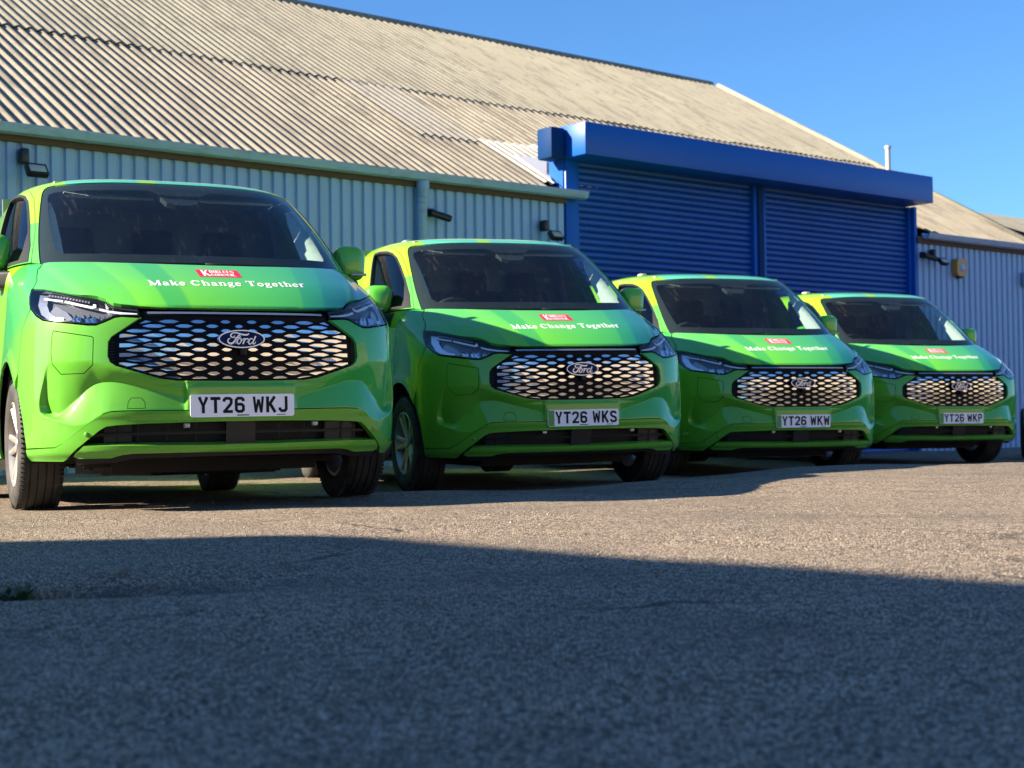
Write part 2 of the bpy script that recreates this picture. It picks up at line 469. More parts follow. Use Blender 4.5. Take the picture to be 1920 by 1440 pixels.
SANS = {   # plate and sign capitals, height 1, (advance, strokes)
 'Y': (.63, [([(.0 + .07, 1), (.31, .44), (.56, 1)], .19, 0), ([(.315, .5), (.315, 0)], .19, 0)]),
 'T': (.63, [([(0, .905), (.63, .905)], .19, 0), ([(.315, .9), (.315, 0)], .19, 0)]),
 '2': (.63, [([(.08, .70), (.10, .82), (.20, .905), (.43, .905), (.54, .82), (.54, .64), (.48, .52), (.13, .12), (.10, .09)], .18, 0), ([(.02, .09), (.63, .09)], .18, 0)]),
 '6': (.63, [([(.54, .72), (.53, .83), (.44, .905), (.20, .905), (.09, .80), (.09, .19), (.20, .09), (.43, .09), (.54, .19), (.54, .43), (.44, .53), (.16, .53)], .18, 0)]),
 'W': (.72, [([(.075, 1), (.19, 0)], .15, 0), ([(.19, 0), (.35, .82)], .14, 0), ([(.37, .82), (.53, 0)], .14, 0), ([(.53, 0), (.645, 1)], .15, 0)]),
 'K': (.65, [([(.095, 0), (.095, 1)], .19, 0), ([(.56, 1), (.16, .43)], .18, 0), ([(.25, .56), (.57, 0)], .19, 0)]),
 'J': (.60, [([(.51, 1), (.51, .20), (.41, .09), (.20, .09), (.10, .19), (.09, .30)], .18, 0)]),
 'S': (.63, [([(.53, .74), (.52, .83), (.43, .905), (.20, .905), (.10, .82), (.10, .64), (.20, .545), (.43, .46), (.54, .36), (.54, .18), (.43, .09), (.19, .09), (.09, .18), (.08, .27)], .18, 0)]),
 'P': (.62, [([(.095, 0), (.095, .905), (.43, .905), (.53, .80), (.53, .56), (.43, .46), (.14, .46)], .18, 0)]),
 'I': (.30, [([(.15, 0), (.15, 1)], .20, 0)]),
 'R': (.64, [([(.095, 0), (.095, .905), (.43, .905), (.53, .80), (.53, .60), (.43, .50), (.14, .50)], .18, 0), ([(.32, .5), (.56, 0)], .18, 0)]),
 'L': (.55, [([(.095, 1), (.095, .09), (.55, .09)], .18, 0)]),
 'E': (.55, [([(.55, .905), (.095, .905), (.095, .09), (.55, .09)], .18, 0), ([(.12, .5), (.48, .5)], .17, 0)]),
 'C': (.60, [([(.54, .72), (.53, .83), (.43, .905), (.20, .905), (.09, .80), (.09, .19), (.20, .09), (.43, .09), (.54, .17), (.55, .28)], .18, 0)]),
 'O': (.63, [([(.43, .905), (.20, .905), (.09, .80), (.09, .19), (.20, .09), (.43, .09), (.54, .19), (.54, .80)], .18, 1)]),
 'U': (.63, [([(.09, 1), (.09, .19), (.20, .09), (.43, .09), (.54, .19), (.54, 1)], .18, 0)]),
 'N': (.64, [([(.09, 0), (.09, .98), (.54, .03), (.54, 1)], .165, 0)]),
}
def sf(x0, x1, y): return ([(x0, y), (x1, y)], .07, 0)
SERIF = {
 'M': (1.12, [([(.17, .03), (.17, .97)], .07, 0), ([(.14, 1), (.53, .03)], .19, 0), ([(.53, .03), (.90, 1)], .08, 0), ([(.92, .03), (.92, .97)], .20, 0), sf(.04, .32, .035), sf(.74, 1.10, .035), sf(.04, .24, .965), sf(.86, 1.10, .965)]),
 'a': (.66, [(arc(.26, .20, .16, .16, 0, 360, 16)[:-1], .11, 1), ([(.46, .06), (.46, .48)], .17, 0), (arc(.30, .46, .17, .18, 165, 10), .10, 0), sf(.42, .64, .04)]),
 'k': (.72, [([(.19, .03), (.19, 1)], .18, 0), ([(.24, .28), (.55, .64)], .08, 0), ([(.36, .40), (.60, .03)], .18, 0), sf(.05, .34, .035), sf(.06, .2, .965), sf(.42, .70, .645), sf(.46, .74, .035)]),
 'e': (.62, [(arc(.31, .33, .22, .28, 10, 325, 20), .14, 0), ([(.14, .36), (.52, .36)], .08, 0)]),
 'C': (.92, [(arc(.46, .5, .36, .43, 40, 318, 24), [.08] + [.12] * 4 + [.2] * 14 + [.12] * 5 + [.08], 0), ([(.78, .62), (.78, .95)], .07, 0)]),
 'h': (.76, [([(.19, .03), (.19, 1)], .18, 0), (arc(.40, .42, .18, .22, 170, 0), .12, 0), ([(.57, .42), (.57, .03)], .18, 0), sf(.05, .34, .035), sf(.06, .2, .965), sf(.43, .73, .035)]),
 'n': (.76, [([(.19, .03), (.19, .66)], .18, 0), (arc(.40, .42, .18, .22, 170, 0), .12, 0), ([(.57, .42), (.57, .03)], .18, 0), sf(.05, .34, .035), sf(.06, .2, .645), sf(.43, .73, .035)]),
 'g': (.66, [(arc(.30, .43, .18, .19, 0, 360, 16)[:-1], .12, 1), (arc(.31, -.10, .24, .15, 0, 360, 18)[:-1], .10, 1), ([(.20, .24), (.16, .12), (.40, .07)], .10, 0), ([(.46, .58), (.62, .63)], .08, 0)]),
 'T': (.92, [([(.46, .03), (.46, .95)], .21, 0), ([(.05, .955), (.87, .955)], .09, 0), ([(.08, .97), (.08, .74)], .07, 0), ([(.84, .97), (.84, .74)], .07, 0), sf(.28, .64, .035)]),
 'o': (.66, [(arc(.33, .33, .22, .28, 0, 360, 20)[:-1], .15, 1)]),
 't': (.48, [([(.22, .86), (.22, .14), (.30, .06), (.42, .10)], .15, 0), sf(.05, .42, .645)]),
 'r': (.58, [([(.19, .03), (.19, .66)], .18, 0), (arc(.42, .44, .20, .20, 170, 50), .12, 0), sf(.05, .36, .035), sf(.06, .2, .645)]),
 ' ': (.38, []),
}
def text_strokes(txt, font, x0, y0, h, wscale=1.0, gap=.12):
    out = []; x = x0
    for ch in txt:
        if ch == ' ' and ch not in font: x += .55 * h * wscale; continue
        adv, st = font[ch]
        for pts, w, cl in st:
            ww = [q * h * .5 * (1 + wscale) for q in w] if isinstance(w, list) else w * h * .5 * (1 + wscale)
            out.append(([(x + a * h * wscale, y0 + b * h) for a, b in pts], ww, cl))
        x += (adv + gap) * h * wscale
    return out, x - gap * h * wscale

# ------------------------------------------------------------------ van outlines, (T, z)
GR = [(0, .611), (.309, .615), (.387, .626), (.479, .657), (.577, .691), (.602, .710), (.613, .739), (.611, .809), (.596, .834), (.467, .926)]
HEAD = [(1.006, 1.114), (.905, 1.102), (.808, 1.076), (.710, 1.047), (.635, 1.029), (.605, 1.013), (.574, .989), (.540, .981), (.470, .972), (.470, .934),
        (.548, .937), (.577, .933), (.622, .912), (.662, .897), (.699, .898), (.800, .913), (.922, .931), (.961, .938), (1.011, .965), (1.051, 1.006), (1.058, 1.032), (1.042, 1.072)]
HOOD = [(0, .972), (.26, .973), (.372, .974), (.459, .978), (.54, .988), (.572, .996), (.601, 1.020), (.633, 1.036), (.71, 1.054), (.808, 1.083), (.905, 1.109), (.985, 1.119),
        (.934, 1.166), (.923, 1.195), (.900, 1.240), (.845, 1.278), (.70, 1.268), (.477, 1.254), (.24, 1.246), (0, 1.244)]
BUMP_TOP = [(.463, .922), (.548, .929), (.577, .925), (.622, .904), (.662, .889), (.699, .890), (.80, .905), (.922, .923), (.963, .930), (1.016, .958), (1.057, 1.000)]
ARCH_C = (.95, .345); ARCH_R = .425
def arch(a0, a1, n=16, r=ARCH_R): return [(ARCH_C[0] + r * cos(radians(a0 + (a1 - a0) * i / n)), ARCH_C[1] + r * sin(radians(a0 + (a1 - a0) * i / n))) for i in range(n + 1)]
LIPT = [(.889, .310), (.844, .327), (.758, .383), (.636, .464), (.602, .474), (.528, .476), (.26, .473), (0, .472)]
_af = yz(arch(142, 187, 12), closed=False)          # arch front edge seen from the bumper
BUMPER = GR[::-1][:1] and (BUMP_TOP + [(1.20, .90)] + _af + [(1.150, .310)] + LIPT)
LIP = [(1.144, .304), (.889, .306), (.844, .323), (.758, .379), (.636, .460), (.602, .470), (.528, .472), (.26, .469), (0, .468)]
LIPB = [(0, .415), (.154, .415), (.458, .411), (.578, .407), (.623, .402), (.654, .384), (.739, .317), (.765, .300), (.839, .248), (.866, .238), (1.155, .246)]
CHIN = [(0, .305), (.142, .304), (.566, .311), (.728, .312), (.795, .262), (.770, .250), (.615, .248), (.562, .263), (.512, .269), (.142, .267), (0, .266)]
FLAP = [(.887, .873), (.685, .835), (.678, .829), (.681, .702), (.729, .662), (.846, .663), (.893, .715), (.900, .772), (.894, .853)]
TOW = [(.528, .486), (.526, .516), (.513, .534), (.470, .533), (.456, .514), (.455, .486)]
_L = pch([0, .26, .528, .602, .636, .70, .763, .869, .975, 1.1], [.472, .474, .477, .476, .466, .425, .411, .437, .467, .48])
_V = pch([0, .25, .281, .457, .599, .672, .715, .788, .901, .97, 1.1], [.50, .52, .531, .583, .618, .616, .593, .534, .472, .474, .48])
_M = pch([0, .3, .45, .6, .7, .9, 1.0, 1.1], [.605, .61, .64, .68, .715, .725, .725, .725])
_DP = pch([0, .255, .295, .45, .6, .7, .9, 1.2], [0, 0, .020, .030, .040, .046, .046, .046])
_SL = pch([.40, .469, .484, .517, .63, .704, .713, .73, .80], [.97, .975, .991, .997, .963, .931, .915, .90, .89])
def bump_disp(T, z):
    t = np.abs(T); L = _L(t); V = np.maximum(_V(t), L + .004); Mx = _M(t)
    up = np.clip((Mx - z) / np.maximum(Mx - V, 1e-3), 0, 1) ** 1.25
    lo = np.clip((z - L) / (V - L), 0, 1)
    d = np.where(z >= V, up, lo)
    d = -_DP(t) * d * sst(0, .016, _SL(z) - t)
    d = d + .010 * sst(.66, .60, z) * sst(.28, .265, t) * sst(.40, .44, z)     # plinth behind the plate
    d = d - .004 * np.exp(-((z - .60) / .006) ** 2) * sst(.5, .3, t)
    return d
def hood_disp(T, z):
    t = np.abs(T); y = FL(z)
    edge = .62 + .16 * (z - 1.0) / .25
    d = .012 * (1 - sst(edge, edge + .10, t))                                       # raised centre panel
    d = d - .010 * sst(.985, .965, z)
    return d
_sl = np.array([(s * t, z) for s in (1, -1) for z in np.arange(.465, .72, .006) for t in (_SL(z) + np.array([-.022, -.016, -.012, -.008, -.004, 0, .004, .010]))])
_vl = np.array([(s * t, f(t) + o) for s in (1, -1) for t in np.arange(.26, .985, .008) for f in (_V, _L) for o in (-.009, -.0045, 0, .0045, .009)])
_pl = np.array([(s * t, z) for s in (1, -1) for t in (.262, .267, .272, .277, .283) for z in np.arange(.47, .62, .008)])
FEAT = np.concatenate([_sl, _vl, _pl])

# side outlines, (y, z)
DOOR_LO = [(1.035, 1.292), (1.06, 1.20), (1.075, 1.08), (1.085, .96), (1.10, .80)] + arch(66, -8, 14)[1:] + [(1.375, .27), (2.17, .27), (2.17, 1.292)]
FEND = [(1.030, 1.292), (1.055, 1.20), (1.070, 1.08), (1.080, .96), (1.094, .80)] + arch(67, 141, 14)
SILL = [(1.376, .262), (1.376, .20), (3.60, .20), (3.60, .262)]
RARCH = (4.05, .345)
SIDE_LO = [(2.176, .262), (3.60, .262)] + [(RARCH[0] + ARCH_R * cos(radians(a)), RARCH[1] + ARCH_R * sin(radians(a))) for a in range(190, -12, -10)] + [(4.98, .27), (4.98, 1.30), (2.176, 1.30)]
WIN = [(.965, 1.315), (.940, 1.411), (.947, 1.545), (.968, 1.65), (.997, 1.728), (1.046, 1.772), (1.114, 1.795), (1.278, 1.813), (1.42, 1.812), (1.50, 1.72), (1.62, 1.56), (1.78, 1.33), (1.77, 1.315)]
DOOR_UP = [(.935, 1.302), (.905, 1.44), (.898, 1.507), (.902, 1.58), (.914, 1.655), (.938, 1.745), (1.00, 1.806), (1.116, 1.846), (1.32, 1.862), (1.48, 1.862), (1.56, 1.80), (1.70, 1.62), (1.94, 1.302)]
WS = [(.868, 1.22), (.868, 1.32), (.868, 1.60), (.868, 1.772), (.858, 1.802), (.835, 1.818), (.79, 1.824), (.40, 1.832), (0, 1.834)]
CLEAR = [(0, 1.335), (.45, 1.335), (.735, 1.345), (.765, 1.37), (.80, 1.55), (.826, 1.74), (.818, 1.765), (.78, 1.776), (.50, 1.782), (.20, 1.785), (.14, 1.755), (0, 1.752)]

def make_wheel(parent, name='wheel'):
    """wheel with its outer face towards -x, axle at the origin"""
    R = .338; w = .225; hw = w / 2
    root = empty(name); root.parent = parent
    prof = [(.222, -hw + .030), (.226, -hw + .010), (.245, -hw + .002), (.285, -hw - .004), (.312, -hw + .002), (.328, -hw + .014), (.335, -hw + .026)]
    gx = []
    for c in (-.058, -.020, .020, .058):
        gx += [(R, c - .0045), (R - .008, c - .0035), (R - .008, c + .0035), (R, c + .0045)]
    prof += [(R - .001, -hw + .034)] + gx + [(R - .001, hw - .034)] + [(r, -a) for r, a in prof[::-1]]
    bm = bmesh.new(); bm_lathe(bm, prof, 'X', 96)
    # tread sipes on the shoulders
    for k in range(84):
        th = 2 * pi * k / 84
        for sx in (-1, 1):
            bm_box(bm, (sx * (hw - .017), (R - .004) * cos(th), (R - .004) * sin(th)), (.020, .011, .007), Matrix.Rotation(th, 3, 'X'))
    link('tyre', bm_mesh('tyre', bm, True, radians(35)), root, M['rubber'])
    bm = bmesh.new()
    bm_lathe(bm, [(.224, -hw + .030), (.222, -hw + .008), (.214, -hw + .006), (.208, -hw + .020), (.196, -hw + .045), (.188, .02), (.200, hw - .02), (.222, hw - .02)], 'X', 72)
    for k in range(5):
        th = 2 * pi * k / 5
        for s in (-1, 1):
            a = th + s * .20
            bm2 = []
            for (r, wd, xo, dp) in ((.040, .026, -hw + .034, .034), (.12, .018, -hw + .022, .030), (.211, .017, -hw + .010, .034)):
                ang = th + s * (.20 if r > .1 else .34)
                c = Vector((0, r * cos(ang), r * sin(ang))); tv = Vector((0, -sin(ang), cos(ang)))
                bm2.append([bm.verts.new(c + tv * (wd * u) + Vector((xo + v * dp, 0, 0))) for u, v in ((-1, .25), (-.45, 0), (.55, 0), (1, .25), (.8, 1), (-.8, 1))])
            for A, B in zip(bm2, bm2[1:]):
                for i in range(6): bm.faces.new((A[i], A[(i + 1) % 6], B[(i + 1) % 6], B[i]))
    bm_lathe(bm, [(0.0001, -hw + .022), (.030, -hw + .022), (.036, -hw + .030), (.062, -hw + .034), (.070, -hw + .060), (.070, .0)], 'X', 32)
    for k in range(5):
        th = 2 * pi * (k + .5) / 5; bm_lathe(bm, [(.0001, -hw + .026), (.009, -hw + .026), (.010, -hw + .040)], 'X', 8, (0, .052 * cos(th), .052 * sin(th)))
    link('rim', bm_mesh('rim', bm, True, radians(35)), root, M['alloy'])
    bm = bmesh.new(); bm_lathe(bm, [(.0001, -.01), (.155, -.01), (.155, .012), (.0001, .012)], 'X', 40)
    link('brake_disc', bm_mesh('brake_disc', bm), root, M['underbody'])
    return root

def surf_at(T, z, up, off):
    T = np.atleast_1d(T).astype(float); z = np.atleast_1d(z).astype(float)
    n = nrm(T, z, up, lambda a, b: S(a, b, up)); return S(T, z, up) + n * off
def place_front(off, up=False, disp=None):
    def f(x, z, lift):
        T = T_x(np.array([x]), np.array([z]), up); o = off + lift + (float(disp(T, np.array([z]))[0]) if disp else 0)
        return surf_at(T, z, up, o)[0]
    return f

def make_van():
    van = empty('delivery_van')
    P = lambda name, me, m, par=None: link(name, me, par or van, m)
    # ---- black inner shell added to keep light out of the panel gaps, and floor
    shell = sym([(0, .48), (0, 1.235), (.6, 1.235), (.90, 1.20), (1.02, 1.10)] + yz([(1.0, 1.28), (2.15, 1.28), (4.9, 1.28), (4.9, .25), (1.42, .25)], sp=.5, closed=False) +
                yz(arch(-8, 187, 16, .435), closed=False) + [(1.15, .26), (.88, .26), (.80, .33), (.64, .47)])
    P('inner_shell', panel('inner_shell', [q for i, q in enumerate(shell) if i == 0 or q != shell[i - 1]][1:], sp=.10, off=-.045, rim=0), M['seam_black'])
    bm = bmesh.new(); bm_box(bm, (0, 2.55, .265), (1.30, 3.9, .12)); bm_box(bm, (0, 1.15, .215), (1.08, 1.2, .09)); bm_box(bm, (0, .62, .255), (1.30, .40, .05), Matrix.Rotation(radians(-7), 3, 'X'))
    bm_box(bm, (.12, 1.9, .20), (.7, 1.6, .10)); bm_box(bm, (-.30, .78, .205), (.26, .2, .06)); bm_box(bm, (.30, .82, .195), (.2, .16, .07))
    for sx in (-1, 1): bm_tube(bm, [(sx * .25, .95, .24), (sx * .72, .95, .26)], .03, 8); bm_tube(bm, [(sx * .40, 1.25, .20), (sx * .74, 1.0, .24)], .022, 8)
    bm_box(bm, (0, 4.05, .30), (1.3, .12, .10))
    link('underbody', bm_mesh('underbody', bm), van, M['underbody'])
    for yc in (.95, 4.05):
        for sx in (-1, 1):
            bm = bmesh.new(); n = 20; prev = None
            for k in range(n + 1):
                a = radians(-15 + 210 * k / n); yy = yc + .43 * cos(a); zz = .345 + .43 * sin(a)
                cur = [bm.verts.new((sx * .62, yy, zz)), bm.verts.new((sx * .965, yy, zz))]
                if prev: bm.faces.new((prev[0], prev[1], cur[1], cur[0]))
                prev = cur
            vs = [v for v in bm.verts if abs(abs(v.co.x) - .62) < 1e-4]; bm.faces.new(vs)
            link('wheel_liner', bm_mesh('wheel_liner', bm), van, M['underbody'])
    # ---- bumper
    out = BUMPER + [(-a, b) for a, b in BUMPER[::-1] if a > 1e-6] + [(-a, b) for a, b in GR[::-1]] + GR[1:]
    off_poly = lambda poly, d: grow(poly, d)
    hl_flap = grow([(-a, b) for a, b in FLAP], .004); hl_tow = grow([(-a, b) for a, b in TOW], .003)
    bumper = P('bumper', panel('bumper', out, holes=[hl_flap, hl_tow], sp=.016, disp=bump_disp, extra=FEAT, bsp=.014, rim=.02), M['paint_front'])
    P('charge_flap', panel('charge_flap', [(-a, b) for a, b in FLAP], sp=.016, disp=bump_disp, rim=.008, bsp=.01), M['paint_front'])
    P('tow_cover', panel('tow_cover', [(-a, b) for a, b in TOW], sp=.014, disp=bump_disp, rim=.006, bsp=.01), M['paint_front'])
    P('bumper_lip', panel('bumper_lip', sym_closed(LIP, LIPB), sp=.022, off=.010, disp=lambda T, z: .006 * sst(.43, .46, z) - .012 * sst(.28, .24, z), rim=.035, bsp=.015), M['paint_lip'])
    chin = P('chin_spoiler', panel('chin_spoiler', sym(CHIN), sp=.02, off=.014, disp=lambda T, z: -.014 * sst(.288, .255, z), rim=.06, bsp=.015), M['paint_lip'])
    P('undertray_lip', panel('undertray_lip', sym([(0, .272), (.52, .272), (.60, .252), (.80, .250), (.80, .215), (.60, .222), (.52, .240), (0, .242)]), sp=.04, off=-.012, rim=.10), M['black_plastic'])
    # ---- lower intake
    it = sym([(0, .45), (.60, .44), (.66, .40), (.76, .31), (.76, .28), (0, .28)])
    intake = P('lower_intake', panel('lower_intake', it, sp=.05, off=-.075, rim=0), M['seam_black'])
    xs = np.linspace(-.70, .70, 40)
    me = strokes_mesh('slat', [([(x, .358) for x in xs], .013, 0)], place_front(-.020)); link('slat', me, intake, M['black_plastic'])
    for x in (-.60, -.50, -.36, -.22, .20, .33, .45, .55, .63):
        me = strokes_mesh('slat_post', [([(x, .31), (x, .41)], .007, 0)], place_front(-.026)); link('slat_post', me, intake, M['black_plastic'])
    for x0, x1 in ((-.66, -.53), (.45, .55), (.555, .64)):
        for z0, z1 in ((.312, .352), (.364, .405)):
            me = strokes_mesh('blank_panel', [([(x0, (z0 + z1) / 2), (x1, (z0 + z1) / 2)], z1 - z0, 0)], place_front(-.034)); link('blank_panel', me, intake, M['dark_trim'])
    me = strokes_mesh('radar_block', [([(-.075, .360), (0, .360), (.072, .360)], .112, 0)], place_front(-.012)); link('radar_block', me, intake, M['dark_trim'])
    for x in (-.27, .385): box('sensor', tuple(place_front(-.02)(x, .395, 0)), (.030, .03, .024), M['lamp_grey'], intake, .004)
    for sx in (-1, 1):
        c = place_front(.012)(sx * .723, .368, 0); n = nrm(np.array([sx * .713]), np.array([.368]), False, lambda a, b: S(a, b, False))[0]
        bm = bmesh.new(); bm_lathe(bm, [(.0001, .005), (.009, .0045), (.0115, .001), (.0115, -.01)], 'Z', 20)
        o = link('parking_sensor', bm_mesh('parking_sensor', bm, True), van, M['paint_lip']); o.matrix_local = Matrix.Translation(c) @ Vector(n).to_track_quat('Z', 'Y').to_matrix().to_4x4()
    # ---- grille
    gpoly = [(0, .968), (.458, .968), (.462, .93)] + [(a, b) for a, b in GR[::-1][1:]]
    gpoly = sym(gpoly[:-1] + [(0, .611)])
    grille = P('grille', panel('grille', gpoly, sp=.03, off=-.024, rim=0, disp=lambda T, z: .010 * sst(.93, .945, z)), M['grille_black'])
    inner = sym([(0, .922), (.44, .922), (.563, .845), (.566, .70), (.455, .662), (.37, .636), (.30, .626), (0, .622)])
    inner_xz = np.array([(float(S(np.array(a), np.array(b), False)[0]), b) for a, b in inner])
    gx = lambda k: .0655 * k * (1 + .010 * abs(k))
    plF = place_front(-.018); plB = place_front(-.024)
    for r in range(13):
        zc = .9115 - r * .0237
        for k in range(-9, 10):
            if (k + r) % 2 == 0: continue
            xc = gx(k); w = .021 + .062 * min(abs(xc), .56) ** 1.0 + .028 * abs(xc); h = .0093 + .003 * min(abs(xc), .4)
            if (xc / .128) ** 2 + ((zc - .818) / .052) ** 2 < .85: continue
            if abs(xc) < .03 and .70 < zc < .80: continue
            hexa = [(xc - w, zc), (xc - w * .45, zc + h * .92), (xc - w * .12, zc + h), (xc + w * .12, zc + h), (xc + w * .45, zc + h * .92), (xc + w, zc),
                    (xc + w * .45, zc - h * .92), (xc + w * .12, zc - h), (xc - w * .12, zc - h), (xc - w * .45, zc - h * .92)]
            pc = clip_convex(hexa, inner_xz)
            if pc is None or poly_area(pc) < 1.2e-4: continue
            cx = np.mean([p[0] for p in pc]); cz = np.mean([p[1] for p in pc])
            V = [plB(cx + (a - cx) * 1.0, cz + (b - cz) * 1.0, 0) for a, b in pc] + [plF(cx + (a - cx) * .96, cz + (b - cz) * .88, (b - cz) * .055) for a, b in pc]
            n = len(pc); F = [tuple(range(n, 2 * n))[::-1]] + [(i, n + i, n + (i + 1) % n, (i + 1) % n) for i in range(n)]
            me = mesh_raw('grille_cell', V, F); bmx = bmesh.new(); bmx.from_mesh(me); bmesh.ops.recalc_face_normals(bmx, faces=bmx.faces[:]); bmx.to_mesh(me); bmx.free()
            # make the front face point towards -y
            link('grille_cell', me, grille, M['cell'])
    xs = np.linspace(-.442, .442, 40)
    me = strokes_mesh('grille_bar', [([(x, .9525) for x in xs], .011, 0)], place_front(-.002)); link('grille_bar', me, grille, M['satin'])
    me = strokes_mesh('grille_fins', [([(s * (.605 - .0 * i), .705 + i * .0145), (s * (.640 - .0 * i), .705 + i * .0145)], .004, 0) for s in (-1, 1) for i in range(9)] +
                      [([(s * (.40 + i * .03), .640 + i * .0098), (s * (.415 + i * .03), .628 + i * .0098)], .004, 0) for s in (-1, 1) for i in range(7)], place_front(-.014)); link('grille_fins', me, grille, M['dark_trim'])['kind'] = 'stuff'
    box('camera_pod', (0.012, .012, .765), (.034, .03, .05), M['black_plastic'], grille, .006)
    # ---- badge
    bc = (0.0, .818)
    E2 = lambda k, n=64: [(bc[0] + .117 * k * cos(2 * pi * i / n), bc[1] + .0445 * (k if k > .99 else k - .055) * sin(2 * pi * i / n)) for i in range(n)]
    ya = -.006
    V = [(0, ya - .012, bc[1])] + [(a, ya - .007, b) for a, b in E2(.95)] + [(a, ya + .02, b) for a, b in E2(1.0)]
    n = 64; F = [(0, 1 + i, 1 + (i + 1) % n) for i in range(n)] + [(1 + i, 1 + n + i, 1 + n + (i + 1) % n, 1 + (i + 1) % n) for i in range(n)]
    me = mesh_raw('badge', V, F); fixn(me); badge = link('badge', me, van, M['badge_blue'])
    flat = lambda yv: (lambda u, v, lift: (u, yv - lift, v))
    link('badge_rim', strokes_mesh('badge_rim', [([(.113 * cos(2 * pi * i / 72), bc[1] + .0420 * sin(2 * pi * i / 72)) for i in range(72)], .0055, 1)], flat(ya - .0095)), badge, M['badge_silver'])
    sc = .117 / 800
    z_ = lambda pts: [((a - 932) * sc, bc[1] - (b - 433) * sc) for a, b in pts]
    scr = [([(690, 310), (665, 360), (610, 385), (555, 355), (548, 300), (590, 250), (660, 228), (740, 230), (850, 258), (960, 288), (1070, 296), (1130, 285), (1180, 245)], [18, 24, 34, 40, 44, 42, 36, 38, 46, 54, 56, 46, 18]),
           ([(880, 268), (810, 330), (740, 420), (690, 495), (630, 560), (560, 595), (495, 580), (450, 535), (452, 470), (485, 430), (530, 420)], [30, 44, 52, 56, 58, 58, 54, 48, 42, 36, 22]),
           ([(635, 405), (720, 392), (800, 392), (860, 375), (885, 345), (865, 322), (830, 335)], [16, 24, 26, 24, 22, 20, 16]),
           ([(705, 590), (750, 530), (790, 455), (840, 415), (890, 420), (908, 465), (890, 530), (850, 590), (805, 608), (770, 580), (778, 520), (800, 470)], [16, 30, 34, 36, 34, 34, 36, 36, 36, 34, 28, 20]),
           ([(890, 530), (940, 470), (1000, 425), (1040, 425), (1005, 500), (958, 610)], [18, 26, 34, 44, 46, 42]),
           ([(1000, 500), (1060, 440), (1120, 420), (1150, 445), (1125, 480)], [20, 30, 34, 32, 20]),
           ([(1085, 545), (1130, 530), (1170, 500)], [20, 26, 22]),
           ([(1300, 450), (1265, 418), (1215, 430), (1170, 490), (1155, 560), (1185, 608), (1230, 600), (1280, 540)], [28, 34, 36, 38, 38, 38, 34, 24]),
           ([(1405, 335), (1360, 430), (1310, 530), (1300, 585), (1330, 605), (1375, 575), (1415, 520)], [50, 48, 44, 40, 36, 28, 14])]
    link('badge_script', strokes_mesh('badge_script', [(z_(p), [q * sc for q in w], 0) for p, w in scr], flat(ya - .0122), .0001), badge, M['badge_silver'])
    # ---- headlights
    for s in (1, -1):
        mm = (lambda p: p) if s > 0 else mirT
        hd = link('headlight', panel('headlight_housing', mm(HEAD), sp=.03, off=-.045, rim=0), van, M['lamp_dark'])
        link('lens', panel('lens', mm(grow(HEAD, -.005)), sp=.02, off=-.002, rim=.0, bsp=.015), hd, M['lens'])
        link('lamp_edge', panel('lamp_edge', mm(HEAD), holes=[mm(grow(HEAD, -.007))], sp=.02, off=-.0005, rim=.04, bsp=.012), hd, M['black_gloss'])
        PX = lambda pts: [(s * float(S(np.array(a), np.array(b), False)[0]), b) for a, b in pts]
        pf = place_front(-.014)
        for nm, pts, wd in (('daylight_strip', [(.935, 1.062), (.87, 1.050), (.815, 1.040)], .011), ('daylight_strip', [(.805, 1.037), (.74, 1.016), (.675, .997), (.659, 1.001), (.657, 1.014)], .013), ('daylight_strip', [(.640, .985), (.601, .971), (.544, .960), (.478, .953)], .012)):
            q = resample(PX(pts), .02, False); link(nm, strokes_mesh(nm, [([tuple(a) for a in q], wd, 0)], pf), hd, M['lamp_white'])
        q = [([(float(a), float(b)), (float(a) + s * .004, float(b) - .011)], .008, 0) for a, b in resample(PX([(.885, 1.083), (.80, 1.064), (.68, 1.030)]), .015, False)]
        link('indicator_row', strokes_mesh('indicator_row', q, pf), hd, M['lamp_grey'])
        for a0, a1, z0, z1 in ((.60, .66, .925, .955), (.665, .735, .915, .965), (.74, .80, .920, .968)):
            bmq = PX([(a0, z0), (a1, z0 - .003), (a1, z1), (a0, z1 - .004)])
            cx = sum(p[0] for p in bmq) / 4; cz = sum(p[1] for p in bmq) / 4; V = []; F = []
            pd = place_front(-.020); pdeep = place_front(-.042)
            for i in range(6):
                fa = i / 5; xx = bmq[0][0] + (bmq[1][0] - bmq[0][0]) * fa; dep = pdeep if i % 2 else pd
                V += [dep(xx, z0, 0), dep(xx, (z0 + z1) / 2, 0) , dep(xx, z1, 0)]
                if i: o = 3 * i; F += [(o - 3, o, o + 1, o - 2), (o - 2, o + 1, o + 2, o - 1)]
            link('reflector', mesh_raw('reflector', V, F), hd, M['chrome'])
        link('lamp_bezel', strokes_mesh('lamp_bezel', [([tuple(a) for a in resample(PX([(.93, 1.09), (.965, 1.03), (.955, .985), (.90, .945), (.84, .935)]), .02, False)], .035, 0)], place_front(-.022)), hd, M['satin'])
        link('lamp_bezel', strokes_mesh('lamp_bezel', [([tuple(a) for a in resample(PX([(.90, 1.01), (.84, .975), (.815, .935)]), .02, False)], .05, 0)], place_front(-.030)), hd, M['lamp_grey'])
    # ---- hood and lettering on it
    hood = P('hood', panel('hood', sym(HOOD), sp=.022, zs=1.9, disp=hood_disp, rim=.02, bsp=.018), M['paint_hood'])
    ph = place_front(.0012, disp=hood_disp)
    # hood text frame: u = x, v = height along z
    st, xe = text_strokes('Make Change Together', SERIF, 0, 0, 1.0, 1.0, .05)
    w_ = .815; k = w_ / xe
    zbase = 1.094; zh = .033
    st2 = []
    for pts, w, cl in st:
        st2.append((pts, w, cl))
